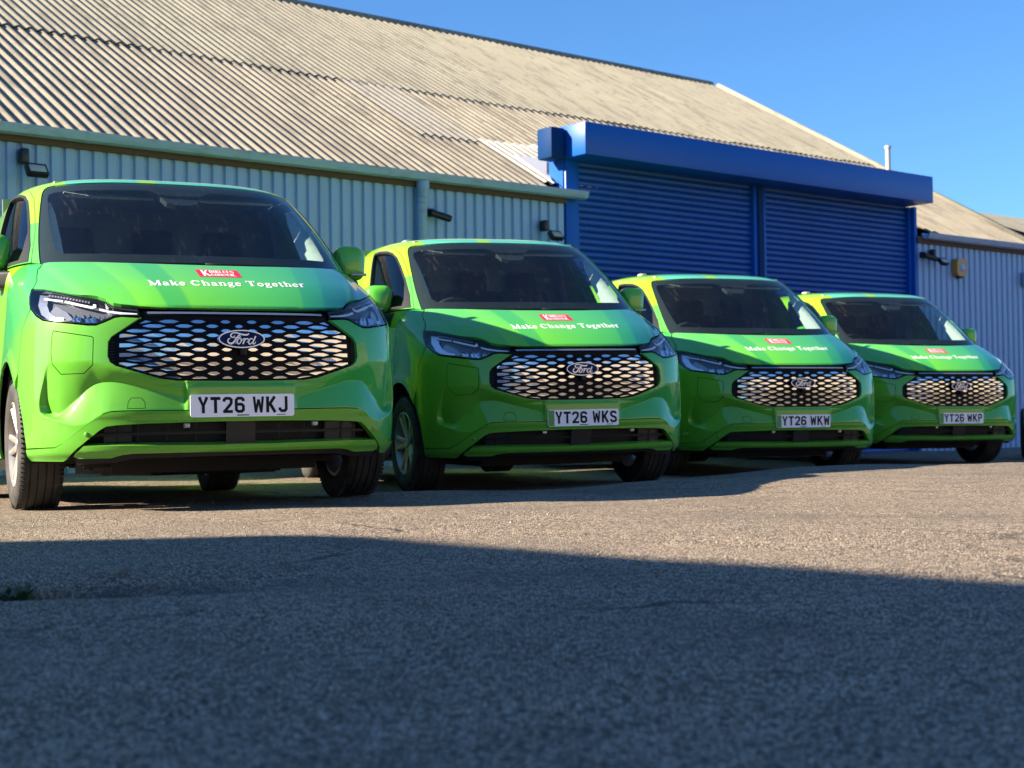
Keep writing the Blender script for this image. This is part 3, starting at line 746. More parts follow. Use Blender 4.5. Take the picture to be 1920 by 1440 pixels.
    def pt(u, v, lift): return ph(-.392 + u * k, zbase + .010 * u / xe + v * zh, lift)
    link('slogan', strokes_mesh('slogan', subdiv_strokes(st2, .25), pt, .0001), hood, M['decal_white'])
    def pr(u, v, lift): return ph(-.112 + u * .222, 1.1585 + v * .0515, lift)
    logo = link('emblem', strokes_mesh('emblem', [([(i / 8, .5) for i in range(9)], 1.0, 0)], pr), hood, M['decal_red'])
    st = [([(p[0] * .25 + .115, p[1] * .80 + .10) for p in pts], w * .25, cl) for pts, w, cl in SANS['K'][1]]
    t1, x1 = text_strokes('IRKLEES', SANS, 0, 0, 1.0); t2, x2 = text_strokes('COUNCIL', SANS, 0, 0, 1.0)
    for tt, xx, y0, hh in ((t1, x1, .52, .36), (t2, x2, .12, .30)):
        st += [([(.30 + a / xx * .58, y0 + b * hh) for a, b in pts], w * .13, cl) for pts, w, cl in tt]
    def pr2(u, v, lift): return place_front(.0022, disp=hood_disp)(-.112 + u * .222, 1.1585 + v * .0515, lift)
    link('emblem_lettering', strokes_mesh('emblem_lettering', st, pr2, .00008), hood, M['decal_white'])
    # ---- fenders, doors, sides
    fend = [(.940, 1.168), (.990, 1.123), (1.010, 1.118), (1.046, 1.075), (1.062, 1.034), (1.062, 1.004)]
    ffull = [(.906, 1.243), (.929, 1.197)] + fend + [(1.205, .902)] + yz(FEND[5:][::-1], closed=False) + yz(FEND[:5][::-1], closed=False) + [(.95, 1.293), (.852, 1.283)]
    for s in (1, -1):
        mm = (lambda p: p) if s > 0 else mirT
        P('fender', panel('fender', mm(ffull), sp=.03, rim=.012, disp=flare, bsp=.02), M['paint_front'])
        dl = yz(DOOR_LO); door = P('door', panel('door', mm(dl), sp=.045, disp=side_disp, rim=.012, bsp=.03), M['paint_side'])
        link('door_frame', panel('door_frame', mm(DOOR_UP), up=True, holes=[mm(grow(WIN, .004))], sp=.03, off=.001, rim=.02, bsp=.02), door, M['paint_upper'])
        link('window_seal', panel('window_seal', mm(grow(WIN, .008)), up=True, holes=[mm(grow(WIN, -.012))], sp=.03, off=.004, rim=.02, bsp=.02), door, M['dark_trim'])
        link('window_glass', panel('window_glass', mm(WIN), up=True, sp=.05, off=-.012, rim=0), door, M['side_glass'])
        link('quarter_trim', panel('quarter_trim', mm([(.963, 1.318), (.943, 1.411), (.950, 1.52), (1.005, 1.38), (1.06, 1.32)]), up=True, sp=.04, off=.003, rim=.015), door, M['dark_trim'])
        zz = [(1.98, 1.045), (2.02, 1.05), (2.11, 1.045)]
        bm = bmesh.new(); bm_tube(bm, [(s * .985, 1.93, 1.05), (s * 1.015, 1.96, 1.055), (s * 1.015, 2.08, 1.055), (s * .985, 2.11, 1.05)], .014, 8); link('door_handle', bm_mesh('door_handle', bm, True), door, M['paint_side'])
        # mirror
        bm = bmesh.new(); bm_box(bm, (0, 0, 0), (1, 1, 1)); bmesh.ops.bevel(bm, geom=bm.edges[:], offset=.34, segments=5, affect='EDGES', profile=.55)
        for v in bm.verts:
            x, y, z = v.co
            v.co = Vector((s * (1.030 + x * (.20 - .02 * (z < 0)) - .008 * z), 1.335 + y * .15 + abs(x) * .03 + .03 * x, 1.392 + z * .205))
        mir = link('mirror_housing', bm_mesh('mirror_housing', bm, True), door, M['paint_mirror'])
        box('mirror_glass', (s * 1.03, 1.412, 1.392), (.155, .01, .16), M['chrome'], door, .004)
        box('mirror_repeater', (s * 1.06, 1.262, 1.318), (.10, .02, .016), M['lamp_grey'], door, .005)
        bm = bmesh.new(); bm_box(bm, (0, 0, 0), (1, 1, 1)); bmesh.ops.bevel(bm, geom=bm.edges[:], offset=.22, segments=4, affect='EDGES', profile=.6)
        for v in bm.verts:
            x, y, z = v.co; k_ = (x + .5)
            v.co = Vector((s * (.865 + .20 * k_), 1.20 + .13 * k_ + y * (.20 - .06 * k_), 1.228 + z * (.105 - .015 * k_) + .012 * k_))
        link('mirror_arm', bm_mesh('mirror_arm', bm, True), door, M['dark_trim'])
        P('load_side', panel('load_side', mm(yz(SIDE_LO)), sp=.08, disp=side_disp, rim=.012, bsp=.04), M['paint_side'])
        P('sill', panel('sill', mm(yz(SILL)), sp=.08, rim=.05, off=-.01), M['black_plastic'])
        P('side_recess', panel('side_recess', mm([(1.95, 1.42), (2.85, 1.42), (2.85, 1.74), (1.85, 1.74)]), up=True, sp=.1, off=.002, rim=0), M['paint_side'])
    # ---- upper shell
    top = [(.868 + .004, 1.284), (.93, 1.298)] + [(.943, 1.302)]
    # pillars + roof side + roof, with the screen and door apertures cut out
    up_out = [(0, 1.9365), (0, 1.838), (.40, 1.836), (.79, 1.828), (.840, 1.822), (.863, 1.806), (.873, 1.774), (.873, 1.60), (.873, 1.32), (.871, 1.288), (.93, 1.300)] + \
             [(a - .004, b + .002) for a, b in DOOR_UP[1:-1]] + [(1.95, 1.302)] + yz([(2.176, 1.302), (4.98, 1.302), (4.98, 1.93), (4.6, 1.9365)], True, .15, False)
    up_out = up_out + [(0.9, 1.9365)]
    hdr = [(0, 1.838), (.40, 1.836), (.79, 1.828), (.86, 1.84), (.86, 1.9365), (0, 1.9365)]
    side = [(.79, 1.828), (.840, 1.822), (.863, 1.806), (.873, 1.774), (.873, 1.60), (.873, 1.32), (.871, 1.288), (.93, 1.300)] + up_out[11:-1] + [(.9, 1.9365), (.862, 1.9365), (.862, 1.84)]
    P('roof_header', panel('roof_header', sym(hdr), up=True, sp=.012, zs=1.0, rim=.01, bsp=.012), M['paint_roof'])
    for s in (1, -1):
        mm = (lambda p: p) if s > 0 else mirT
        P('roof_side', panel('roof_side', mm(side), up=True, sp=.03, rim=.01, bsp=.02), M['paint_upper'])
    # roof top sheet
    Tt = np.concatenate([np.linspace(0, pi / 2, 12), np.linspace(pi / 2 + .2, 3.05, 8)]); ring = S(Tt, np.full(len(Tt), 1.9362), True)
    V = [(x, y, 1.9362) for x, y, z in ring] + [(-x, y, 1.9362) for x, y, z in ring[::-1]]
    P('roof_top', mesh_raw('roof_top', V, [tuple(range(len(V)))]), M['paint_roof'])
    for sx in (-1, 1): box('roof_cap', (sx * .52, 2.25, 1.935), (.06, .10, .022), M['headliner'], van, .008)
    # rear wall
    V = [(-.98, 4.98, .27), (.98, 4.98, .27), (.97, 4.98, 1.30), (.80, 4.98, 1.85), (.5, 4.98, 1.93), (-.5, 4.98, 1.93), (-.80, 4.98, 1.85), (-.97, 4.98, 1.30)]
    P('rear_wall', mesh_raw('rear_wall', V, [tuple(range(8))]), M['paint_side'])
    # ---- windscreen
    scr_out = sym([(0, 1.20)] + WS)
    ws = P('windscreen', panel('windscreen', scr_out, up=True, sp=.05, off=-.004, rim=0, bsp=.03), M['windscreen'])
    link('screen_border', panel('screen_border', scr_out, up=True, holes=[sym(CLEAR)], sp=.03, off=-.0065, rim=0, bsp=.02), ws, M['seam_black'])
    link('sensor_pod', panel('sensor_pod', sym([(0, 1.755), (.13, 1.757), (.10, 1.715), (.05, 1.70), (0, 1.698)]), up=True, sp=.03, off=-.02, rim=.03), ws, M['cab_dark'])
    for s_ in (1, -1):
        mm = (lambda p: p) if s_ > 0 else mirT
        link('pillar_trim', panel('pillar_trim', mm([(.830, 1.752), (.808, 1.70), (.785, 1.58), (.768, 1.46), (.752, 1.38), (.752, 1.345), (.775, 1.328), (.815, 1.335), (.835, 1.36), (.85, 1.55), (.86, 1.74)]), up=True, sp=.03, disp=lambda T, z: -.03 - .13 * sst(.86, .74, np.abs(T)), rim=0), van, M['pillar_trim'])
    # wipers lying at the foot of the screen
    for a, b in ((-.72, -.02), (-.02, .70)):
        pts = [tuple(surf_at(T_x(np.array([x]), np.array([1.262]), True), 1.262, True, .010)[0]) for i, x in enumerate(np.linspace(a, b, 8))]
        bm = bmesh.new(); bm_tube(bm, pts, .007, 6); link('wiper', bm_mesh('wiper', bm, True), van, M['black_plastic'])
    # ---- cab
    V = []; F = []; xs = np.linspace(-.84, .84, 15)
    prof = [(.80, 1.12), (.90, 1.225), (1.05, 1.262), (1.25, 1.275), (1.36, 1.262), (1.42, 1.20), (1.42, .80)]
    for x in xs:
        sag = .16 * (abs(x) / .84) ** 2.4
        hump = .035 * math.exp(-((x + .40) / .2) ** 2)
        V += [(x, a + sag * (1 if i < 4 else .3), b + (hump if 3 <= i <= 5 else 0)) for i, (a, b) in enumerate(prof)]
    n = len(prof)
    for i in range(len(xs) - 1):
        for j in range(n - 1): F.append((i * n + j, (i + 1) * n + j, (i + 1) * n + j + 1, i * n + j + 1))
    me = mesh_raw('dashboard', V, F, True); P('dashboard', me, M['cab_dark'])
    box('bulkhead', (0, 2.42, 1.10), (1.70, .03, 1.56), M['cab_grey'], van)
    box('headliner', (0, 2.02, 1.855), (1.30, .78, .02), M['headliner'], van)
    for sx in (-1, 1):
        box('sun_visor', (sx * .36, 1.565, 1.785), (.50, .15, .018), M['headliner'], van, .006, Matrix.Rotation(radians(22), 3, 'X'))
        box('door_card', (sx * .90, 1.75, .95), (.04, 1.2, .66), M['cab_dark'], van, .01)
        box('belt_post', (sx * .86, 2.28, 1.45), (.05, .14, .78), M['cab_grey'], van, .02, Matrix.Rotation(radians(-sx * 10), 3, 'Y'))
    bm = bmesh.new()
    ctr = Vector((-.41, 1.50, 1.245)); rotm = Matrix.Rotation(radians(32), 3, 'X')
    ring = [ctr + rotm @ Vector((.19 * cos(2 * pi * i / 28), .19 * sin(2 * pi * i / 28) * .0 + .0, .19 * sin(2 * pi * i / 28))) for i in range(29)]
    bm_tube(bm, ring, .015, 8, False)
    for a in (0, 180, 270): bm_tube(bm, [ctr, ctr + rotm @ Vector((.18 * cos(radians(a)), 0, .18 * sin(radians(a))))], .016, 6)
    bm_lathe(bm, [(.0001, -.02), (.06, -.02), (.07, .03)], 'Y', 16, ctr)
    link('steering_wheel', bm_mesh('steering_wheel', bm, True), van, M['cab_dark'])
    tube('column_stalk', [(-.44, 1.46, 1.262), (-.62, 1.44, 1.275)], .008, M['satin'], van, 6)
    for xc in (-.44, .06, .50):
        bm = bmesh.new()
        for c, s_, r in (((xc, 2.10, .98), (.44, .50, .16), 0), ((xc, 2.30, 1.26), (.43, .13, .58), -9), ((xc, 2.345, 1.615), (.25, .09, .19), -6)):
            b2 = bmesh.new(); bm_box(b2, c, s_, Matrix.Rotation(radians(r), 3, 'X')); bmesh.ops.bevel(b2, geom=b2.edges[:], offset=.04, segments=3, affect='EDGES', profile=.5)
            me = bpy.data.meshes.new('t'); b2.to_mesh(me); b2.free(); bm.from_mesh(me); bpy.data.meshes.remove(me)
        for d in (-.05, .05): bm_tube(bm, [(xc + d, 2.32, 1.50), (xc + d, 2.34, 1.58)], .007, 6)
        link('seat', bm_mesh('seat', bm, True, radians(50)), van, M['seat'])
    # ---- wheels
    w0 = make_wheel(van); w0.location = (-.868, .95, .338)
    for x, y in ((.868, .95), (-.868, 4.05), (.868, 4.05)):
        w = copy_tree(w0, van); w.location = (x, y, .338); w.rotation_euler = (.4 * y, 0, pi if x > 0 else 0)
    return van
def clip_convex(poly, clip):
    area = sum(clip[i][0] * clip[(i + 1) % len(clip)][1] - clip[(i + 1) % len(clip)][0] * clip[i][1] for i in range(len(clip)))
    cl = clip if area > 0 else clip[::-1]; out = list(poly)
    for i in range(len(cl)):
        a = cl[i]; b = cl[(i + 1) % len(cl)]; sd = lambda p: (b[0] - a[0]) * (p[1] - a[1]) - (b[1] - a[1]) * (p[0] - a[0])
        inp = out; out = []
        for j in range(len(inp)):
            p = inp[j]; q = inp[(j + 1) % len(inp)]; sp_, sq = sd(p), sd(q)
            if sp_ >= 0: out.append(p)
            if sp_ * sq < 0: t = sp_ / (sp_ - sq); out.append((p[0] + (q[0] - p[0]) * t, p[1] + (q[1] - p[1]) * t))
        if len(out) < 3: return None
    res = []
    for p in out:
        if not res or abs(p[0] - res[-1][0]) + abs(p[1] - res[-1][1]) > 1e-5: res.append(p)
    return res if len(res) > 2 else None
def poly_area(p): return abs(sum(p[i][0] * p[(i + 1) % len(p)][1] - p[(i + 1) % len(p)][0] * p[i][1] for i in range(len(p)))) / 2
def fixn(me):
    b = bmesh.new(); b.from_mesh(me); bmesh.ops.recalc_face_normals(b, faces=b.faces[:]); b.to_mesh(me); b.free()
def grow(poly, d):
    """offset a (T, z) outline outwards by d metres"""
    p = np.stack([A_of(np.array(poly)[:, 0]), np.array(poly)[:, 1]], 1); n = len(p)
    ar = sum(p[i][0] * p[(i + 1) % n][1] - p[(i + 1) % n][0] * p[i][1] for i in range(n)); sg = 1 if ar > 0 else -1; out = []
    for i in range(n):
        e1 = p[i] - p[i - 1]; e2 = p[(i + 1) % n] - p[i]; e1 /= np.linalg.norm(e1) + 1e-9; e2 /= np.linalg.norm(e2) + 1e-9
        n1 = np.array([e1[1], -e1[0]]) * sg; n2 = np.array([e2[1], -e2[0]]) * sg; m_ = n1 + n2; m_ /= np.linalg.norm(m_) + 1e-9
        q = p[i] + m_ * d * min(2.0, 1 / max(.3, m_ @ n1)); out.append((float(T_of(np.array(q[0]))), float(q[1])))
    return out
def sym_closed(topo, bot):
    h = topo + bot          # from the side, along the top to the centre, back along the bottom to the side
    return h + []  if False else [(a, b) for a, b in topo] + [(-a, b) for a, b in topo[::-1][1:]] + [(-a, b) for a, b in bot[::-1]] + [(a, b) for a, b in bot[1:]]
def subdiv_strokes(st, step):
    out = []
    for pts, w, cl in st:
        if cl or isinstance(w, list): out.append((pts, w, cl)); continue
        out.append(([tuple(q) for q in resample(pts, step, False)], w, cl))
    return out
def flare(T, z):
    y = S(np.abs(T), z, False)[..., 1]; r = np.hypot(y - ARCH_C[0], z - ARCH_C[1])
    return .012 * sst(.50, .455, r)
def side_disp(T, z):
    y = S(np.abs(T), z, False)[..., 1]; d = 0
    for c in (ARCH_C, RARCH):
        r = np.hypot(y - c[0], z - c[1]); d = d + .012 * sst(.50, .455, r)
    return d - .012 * np.exp(-((z - .62) / .05) ** 2) * sst(1.5, 1.7, y)

# ------------------------------------------------------------------ ground
VANS = [(-1.322, 7.302, -.384, 25.062, -.349, -1.411), (.480, 9.982, -.457, 20.935, -.676, -.087), (2.494, 12.761, -.502, 18.213, .121, .592), (4.591, 15.204, -.496, 17.811, .265, .644)]
def van_matrix(v):
    h, r, p = map(radians, v[3:]); return Matrix.Translation((v[0], v[1], v[2] + CAM_Z)) @ Matrix.Rotation(h, 4, 'Z') @ Matrix.Rotation(r, 4, 'Y') @ Matrix.Rotation(p, 4, 'X')
CTRL = []
for v in VANS:
    mt = van_matrix(v)
    for x in (-.87, .87):
        for y in (.95, 2.5, 4.05):
            p = mt @ Vector((x, y, 0)); CTRL.append((p.x, p.y, p.z - .002, .55))
CTRL += [(0, 0, -.02, 1.2), (-1.5, 3, .0, .9), (1.5, 3, -.01, 1.0), (0, 4.5, .015, .9), (-2.2, 5.2, .03, .8), (0, 6.4, .05, .8), (1.8, 6.0, .03, .9), (2.3, 10.0, .075, .75), (1.2, 8.0, .035, .7),
         (3.6, 11.2, .085, .8), (4.2, 8.5, .06, 1.0), (5.2, 12.6, .045, .8), (7, 15, -.02, 1.2), (-6, 10, .05, 1.5), (8, 8, .0, 2), (0, 16, -.06, 1.5), (6, 20, -.09, 1.5), (-8, 4, .03, 2), (12, 25, -.1, 3), (-3, 15, .0, 1.5)]
CTRL = np.array(CTRL)
def ground_z(x, y):
    x = np.asarray(x, float); y = np.asarray(y, float)
    num = np.zeros_like(x); den = np.full_like(x, 2e-4)
    num += -.03 * den
    for cx, cy, cz, r in CTRL:
        d2 = (x - cx) ** 2 + (y - cy) ** 2; w = np.exp(-d2 / (2 * r * r)) + .004 / (1 + d2 * d2)
        num += w * cz; den += w
    h = num / den
    # hollow with weeds at the left of the picture, a couple of faint patches and ridges
    u = (x + 1.25) * .95 + (y - 4.05) * .30; v = -(x + 1.25) * .30 + (y - 4.05) * .95
    h = h - .030 * np.exp(-(v / .14) ** 2) * sst(.95, .1, u) + .018 * np.exp(-((v - .42) / .22) ** 2) * sst(1.3, .1, u)
    h = h + .006 * np.sin(x * 2.3 + 1.1 * np.sin(y * 1.3)) * np.sin(y * 1.9 + .7) + .004 * np.sin(x * 5.1 + y * 2.2) * np.sin(y * 4.7 - x)
    return h
def axis(lo, hi, step, far):
    a = list(np.arange(lo, hi + 1e-6, step)); s = step; x = hi; R = []
    while x < far: s *= 1.35; x += s; R.append(x)
    s = step; x = lo; Lx = []
    while x > -far: s *= 1.35; x -= s; Lx.append(x)
    return np.array(Lx[::-1] + a + R)
gx = axis(-6, 8, .07, 900); gy = axis(.6, 17, .07, 900)
X, Y = np.meshgrid(gx, gy); Z = ground_z(X, Y)
nx, ny = len(gx), len(gy)
idx = np.arange(nx * ny).reshape(ny, nx)
F = np.stack([idx[:-1, :-1], idx[:-1, 1:], idx[1:, 1:], idx[1:, :-1]], -1).reshape(-1, 4)
me = bpy.data.meshes.new('ground'); me.from_pydata(np.stack([X, Y, Z], -1).reshape(-1, 3).tolist(), [], F.tolist()); me.update()
me.polygons.foreach_set('use_smooth', [True] * len(me.polygons))
m = mat('worn_tarmac', (.2, .18, .16), .85); M['tarmac'] = m; t = NT(m); oc = t.obco()
vor = t.t.nodes.new('ShaderNodeTexVoronoi'); vor.inputs['Scale'].default_value = 105; t.l(oc, vor.inputs['Vector'])
vo2 = t.t.nodes.new('ShaderNodeTexVoronoi'); vo2.feature = 'DISTANCE_TO_EDGE'; vo2.inputs['Scale'].default_value = 105; t.l(oc, vo2.inputs['Vector'])
big = t.noise(oc, .9, 4, .55); mid = t.noise(oc, 5, 4, .6); fine = t.noise(oc, 260, 2)
stone = t.ramp(t.sep(vor.outputs['Color'])[0], [(0, (.10, .075, .052)), (.20, (.26, .195, .138)), (.36, (.54, .435, .318)), (.9, (.67, .548, .405)), (1, (.78, .67, .53))])
gap = t.maprange(vo2.outputs['Distance'], .02, .24, 0, 1, True)
c = t.mix(gap, (.045, .036, .028), stone)
c = t.mix(t.maprange(big, .42, .66), c, t.mix(.30, c, (.16, .135, .11)))
c = t.mix(t.math('MULTIPLY', t.maprange(mid, .60, .78), .55), c, (.085, .075, .066))
wob = t.t.nodes.new('ShaderNodeTexNoise'); wob.inputs['Scale'].default_value = 2.2; wob.inputs['Detail'].default_value = 5; t.l(oc, wob.inputs['Vector'])
vadd = t.t.nodes.new('ShaderNodeVectorMath'); vadd.operation = 'MULTIPLY_ADD'; t.l(wob.outputs['Color'], vadd.inputs[0]); vadd.inputs[1].default_value = (.9, .9, 0); t.l(oc, vadd.inputs[2])
crk = t.t.nodes.new('ShaderNodeTexVoronoi'); crk.feature = 'DISTANCE_TO_EDGE'; crk.inputs['Scale'].default_value = .42; t.l(vadd.outputs[0], crk.inputs['Vector'])
crack = t.math('MULTIPLY', t.maprange(crk.outputs['Distance'], .004, .012, 1, 0, True), t.maprange(t.noise(oc, .8, 3), .48, .60))
c = t.mix(t.math('MULTIPLY', crack, .75), c, (.03, .026, .022))
gx_, gy_, gz_ = t.sep(oc)
hv = t.math('ABSOLUTE', t.math('ADD', t.math('ADD', t.math('MULTIPLY', gx_, -.30), t.math('MULTIPLY', gy_, .95)), -4.22))
hu = t.math('ADD', t.math('ADD', t.math('MULTIPLY', gx_, .95), t.math('MULTIPLY', gy_, .30)), -.03)
soil = t.math('MULTIPLY', t.math('MULTIPLY', t.maprange(hv, .02, .20, 1, 0, True), t.maprange(hu, .1, .95, 1, 0, True)), t.maprange(mid, .30, .55))
c = t.mix(t.math('MULTIPLY', soil, .85), c, (.045, .036, .024))
stain = t.math('MULTIPLY', t.maprange(t.noise(t.scalev(oc, (1, 1.6, 1)), .55, 5, .62), .55, .66), .42)
c = t.mix(stain, c, (.10, .085, .068))
t.l(c, t.p.inputs['Base Color'])
h = t.math('ADD', t.math('MULTIPLY', gap, .8), t.math('MULTIPLY', t.sep(vor.outputs['Color'])[1], .75))
b1 = t.bump(t.math('SUBTRACT', mid, crack), .35, .03); b2 = t.bump(h, .9, .0040, b1); t.l(b2, t.p.inputs['Normal'])
t.p.inputs['Specular IOR Level'].default_value = .2
g = link('ground', me, None, m); g['kind'] = 'structure'

# ------------------------------------------------------------------ the warehouse
BO = Vector((-4.73, 15.3, 0)); BD = Vector((.773, .634, 0)).normalized(); BN = Vector((-BD.y, BD.x, 0))
BM = Matrix(((BD.x, BN.x, 0, BO.x), (BD.y, BN.y, 0, BO.y), (0, 0, 1, 0), (0, 0, 0, 1)))       # local x along the wall, y inwards
S0, S1 = -9.18, 18.36
EAVE = 3.59; RW = 7.77; RH = 7.95; PITCH = .153
ware = empty('warehouse'); ware.matrix_world = BM
tag(ware, 'long grey-blue clad warehouse with a pale corrugated cement roof and a double blue roller shutter', 'warehouse')
m = mat('cladding_paint', (.25, .35, .38), .42); M['cladding'] = m; t = NT(m); oc = t.obco(ware)
oi = t.t.nodes.new('ShaderNodeObjectInfo')
st = t.noise(t.scalev(oc, (9, 9, .5)), 1.0, 4, .6); sp_ = t.noise(oc, 26, 3)
c = t.mix(t.math('MULTIPLY', t.maprange(st, .5, .75), .35), (.27, .40, .62), (.17, .24, .33))
c = t.mix(t.math('MULTIPLY', oi.outputs['Random'], .16), c, (.34, .47, .66))
c = t.mix(t.math('MULTIPLY', t.maprange(sp_, .66, .74), .5), c, (.12, .12, .11))
t.l(c, t.p.inputs['Base Color'])
def roof_mat(name, a, b, moss):
    m = mat(name, a, .9); t = NT(m); oc = t.obco(ware); oi = t.t.nodes.new('ShaderNodeObjectInfo')
    n1 = t.noise(t.scalev(oc, (1.0, .55, .55)), 1.1, 6, .65); n2 = t.noise(t.scalev(oc, (7.0, .9, .9)), 1.2, 5, .62); n3 = t.noise(oc, 38, 3)
    c = t.mix(t.maprange(n1, .38, .66), a, b)
    c = t.mix(t.math('MULTIPLY', t.maprange(n2, .50, .63), moss), c, (.075, .070, .058))
    n4 = t.noise(t.scalev(oc, (1.6, 1.3, 1.3)), 2.6, 6, .7)
    c = t.mix(t.math('MULTIPLY', t.maprange(n4, .56, .66), .5), c, (.095, .088, .070))
    c = t.mix(t.math('MULTIPLY', t.maprange(n3, .62, .75), .35), c, (.30, .25, .16))
    c = t.mix(t.math('MULTIPLY', oi.outputs['Random'], .30), c, (.22, .20, .16))
    t.l(c, t.p.inputs['Base Color']); t.l(t.bump(n3, .3, .01), t.p.inputs['Normal']); return m
M['roof_low'] = roof_mat('roof_cement_old', (.29, .262, .198), (.205, .184, .142), .55)
M['roof_high'] = roof_mat('roof_cement_pale', (.285, .268, .198), (.235, .220, .165), .50)
M['roof_new'] = roof_mat('roof_cement_new', (.27, .255, .215), (.24, .225, .19), .15)
M['roof_white'] = roof_mat('roof_cement_white', (.52, .50, .44), (.47, .45, .40), .10)
M['flash_grey'] = mat('flashing_grey', (.42, .42, .41), .6)
M['flashing'] = mat('flashing_white', (.72, .71, .66), .5)
M['shutter_blue'] = mat('shutter_blue', (.008, .075, .33), .45); t = NT(M['shutter_blue']); oc = t.obco()
t.l(t.mix(t.math('MULTIPLY', t.maprange(t.noise(t.scalev(oc, (1.2, 1.2, 4)), 1.2, 4), .45, .7), .35), (.0, .066, .33), (.001, .046, .22)), t.p.inputs['Base Color'])
M['navy'] = mat('navy_steel', (.003, .032, .12), .6, spec=.1)
M['fascia_blue'] = mat('fascia_blue', (.0, .085, .41), .4, spec=.3)
M['brown_board'] = mat('brown_board', (.10, .055, .035), .8)
M['gutter'] = mat('gutter_grey', (.24, .35, .37), .4); t = NT(M['gutter']); oc = t.obco()
t.l(t.mix(t.math('MULTIPLY', t.maprange(t.noise(t.scalev(oc, (2, 2, 8)), 2, 4), .5, .7), .5), (.26, .37, .52), (.13, .18, .23)), t.p.inputs['Base Color'])
M['lamp_black'] = mat('lamp_black', (.012, .012, .013), .4)
M['lamp_glass'] = mat('lamp_glass', (.42, .42, .36), .15, 0, .6)
M['alarm_yellow'] = mat('alarm_yellow', (.52, .25, .03), .4)
M['alarm_blue'] = mat('alarm_blue', (.30, .42, .62), .35)
M['dark_fill'] = mat('dark_fill', (.02, .02, .02), .9)

slope = math.atan2(RH - EAVE, RW); SL = math.hypot(RW, RH - EAVE)
def corr_sheet(name, width, length, amp, n=8, thick=.010, sag=.0):
    """corrugated sheet: x across, y up the slope, z out of the plane"""
    k = int(round(width / PITCH)) * n; V = []; F = []
    rows = max(2, int(length / 1.2) + 1)
    for j in range(rows + 1):
        for i in range(k + 1):
            x = width * i / k; V.append((x, length * j / rows, amp * cos(2 * pi * x / PITCH)))
    for j in range(rows):
        for i in range(k): a = j * (k + 1) + i; F.append((a, a + 1, a + k + 2, a + k + 1))
    o = len(V)          # lower edge thickness
    V += [V[i] for i in range(k + 1)] + [(V[i][0], V[i][1], V[i][2] - thick) for i in range(k + 1)]
    for i in range(k): F.append((o + i, o + k + 1 + i, o + k + 2 + i, o + i + 1))
    return mesh_raw(name, V, F, True)
LAP = .46 * SL
DOOR0, DOOR1 = 7.04, 14.86
SHW = PITCH * 7
NSH = int(round((S1 - S0) / SHW)); SHW = (S1 - S0) / NSH; 
PITCH = SHW / 7
low = corr_sheet('roof_sheet', SHW, LAP + .12, .020); high = corr_sheet('roof_sheet', SHW, SL - LAP + .02, .015)
CUT = (.345 + .16) / cos(slope); cutm = corr_sheet('roof_sheet', SHW, LAP + .12 - CUT, .020)
RM = Matrix.Translation((0, -.16, EAVE - .09)) @ Matrix.Rotation(slope, 4, 'X')
for i in range(NSH):
    x = S0 + i * SHW
    dr = x > DOOR0 - .62 * SHW and x + SHW < DOOR1 + .62 * SHW
    o = link('roof_sheet', cutm if dr else low, ware); o.matrix_local = RM @ Matrix.Translation((x, (CUT if dr else 0) + random.uniform(-.018, .018), random.uniform(-.003, .004))) @ Matrix.Rotation(random.uniform(-.002, .002), 4, 'Z')
    o2 = link('roof_sheet', high, ware); o2.matrix_local = RM @ Matrix.Translation((x, LAP + random.uniform(-.025, .025), .024 + random.uniform(-.003, .004))) @ Matrix.Rotation(random.uniform(-.002, .002), 4, 'Z') 
    sc_ = x + SHW / 2
    for ob, mm in ((o, M['roof_low']), (o2, M['roof_high'])):
        if not ob.data.materials: ob.data.materials.append(mm)
        ob.material_slots[0].link = 'OBJECT'; ob.material_slots[0].material = mm
# replaced pale sheets near the shutter
for x, y0, L_ in ((S0 + SHW * 14, LAP * .44, LAP * .585), (S0 + SHW * 15, LAP * .075, LAP * .40), (S0 + SHW * 16, LAP * .20, LAP * .30)):
    me = corr_sheet('patch_sheet', SHW, L_, .018); o = link('roof_sheet', me, ware, M['roof_new'] if L_ > LAP * .5 else M['roof_white']); o.matrix_local = RM @ Matrix.Translation((x, y0, .014))
for k_, (pl_, lf_) in enumerate((([(7.0, 1.30), (7.62, 1.28), (7.05, .52), (6.90, .26)], .044),)):
    nf = len(pl_); V = [(a_, b_, lf_) for a_, b_ in pl_] + [(a_, b_, lf_ - .006) for a_, b_ in pl_]
    o = link('flashing', mesh_raw('flashing', V, [tuple(range(nf))] + [(i, nf + i, nf + (i + 1) % nf, (i + 1) % nf) for i in range(nf)]), ware, M['flashing']); o.matrix_local = RM
# far slope, gables, walls behind
V = [(S0, RW, RH - .02), (S1, RW, RH - .02), (S1, 2 * RW, EAVE), (S0, 2 * RW, EAVE)]
link('rear_slope', mesh_raw('rear_slope', V, [(0, 1, 2, 3)]), ware, M['roof_low'])
V = []
for x in (S0 + .02, S1 - .05): V += [(x, 0.05, -.6), (x, 2 * RW, -.6), (x, 2 * RW, EAVE - .05), (x, RW, RH - .12), (x, 0.05, EAVE - .10)]
link('gable_wall', mesh_raw('gable_wall', V[:5], [tuple(range(5))]), ware, M['cladding']); link('gable_wall', mesh_raw('gable_wall', V[5:], [tuple(range(5))]), ware, M['cladding'])
link('rear_wall', mesh_raw('rear_wall', [(S0, 2 * RW, -.6), (S1, 2 * RW, -.6), (S1, 2 * RW, EAVE), (S0, 2 * RW, EAVE)], [(0, 1, 2, 3)]), ware, M['cladding'])
bm = bmesh.new(); bm_tube(bm, [(S0, RW, RH - .01), (S1, RW, RH - .01)], .085, 10); link('ridge_cap', bm_mesh('ridge_cap', bm, True), ware, M['roof_high'])
vp = [RM @ Vector((S1 + .02, 0, .03)), RM @ Vector((S1 + .02, SL, .05))]
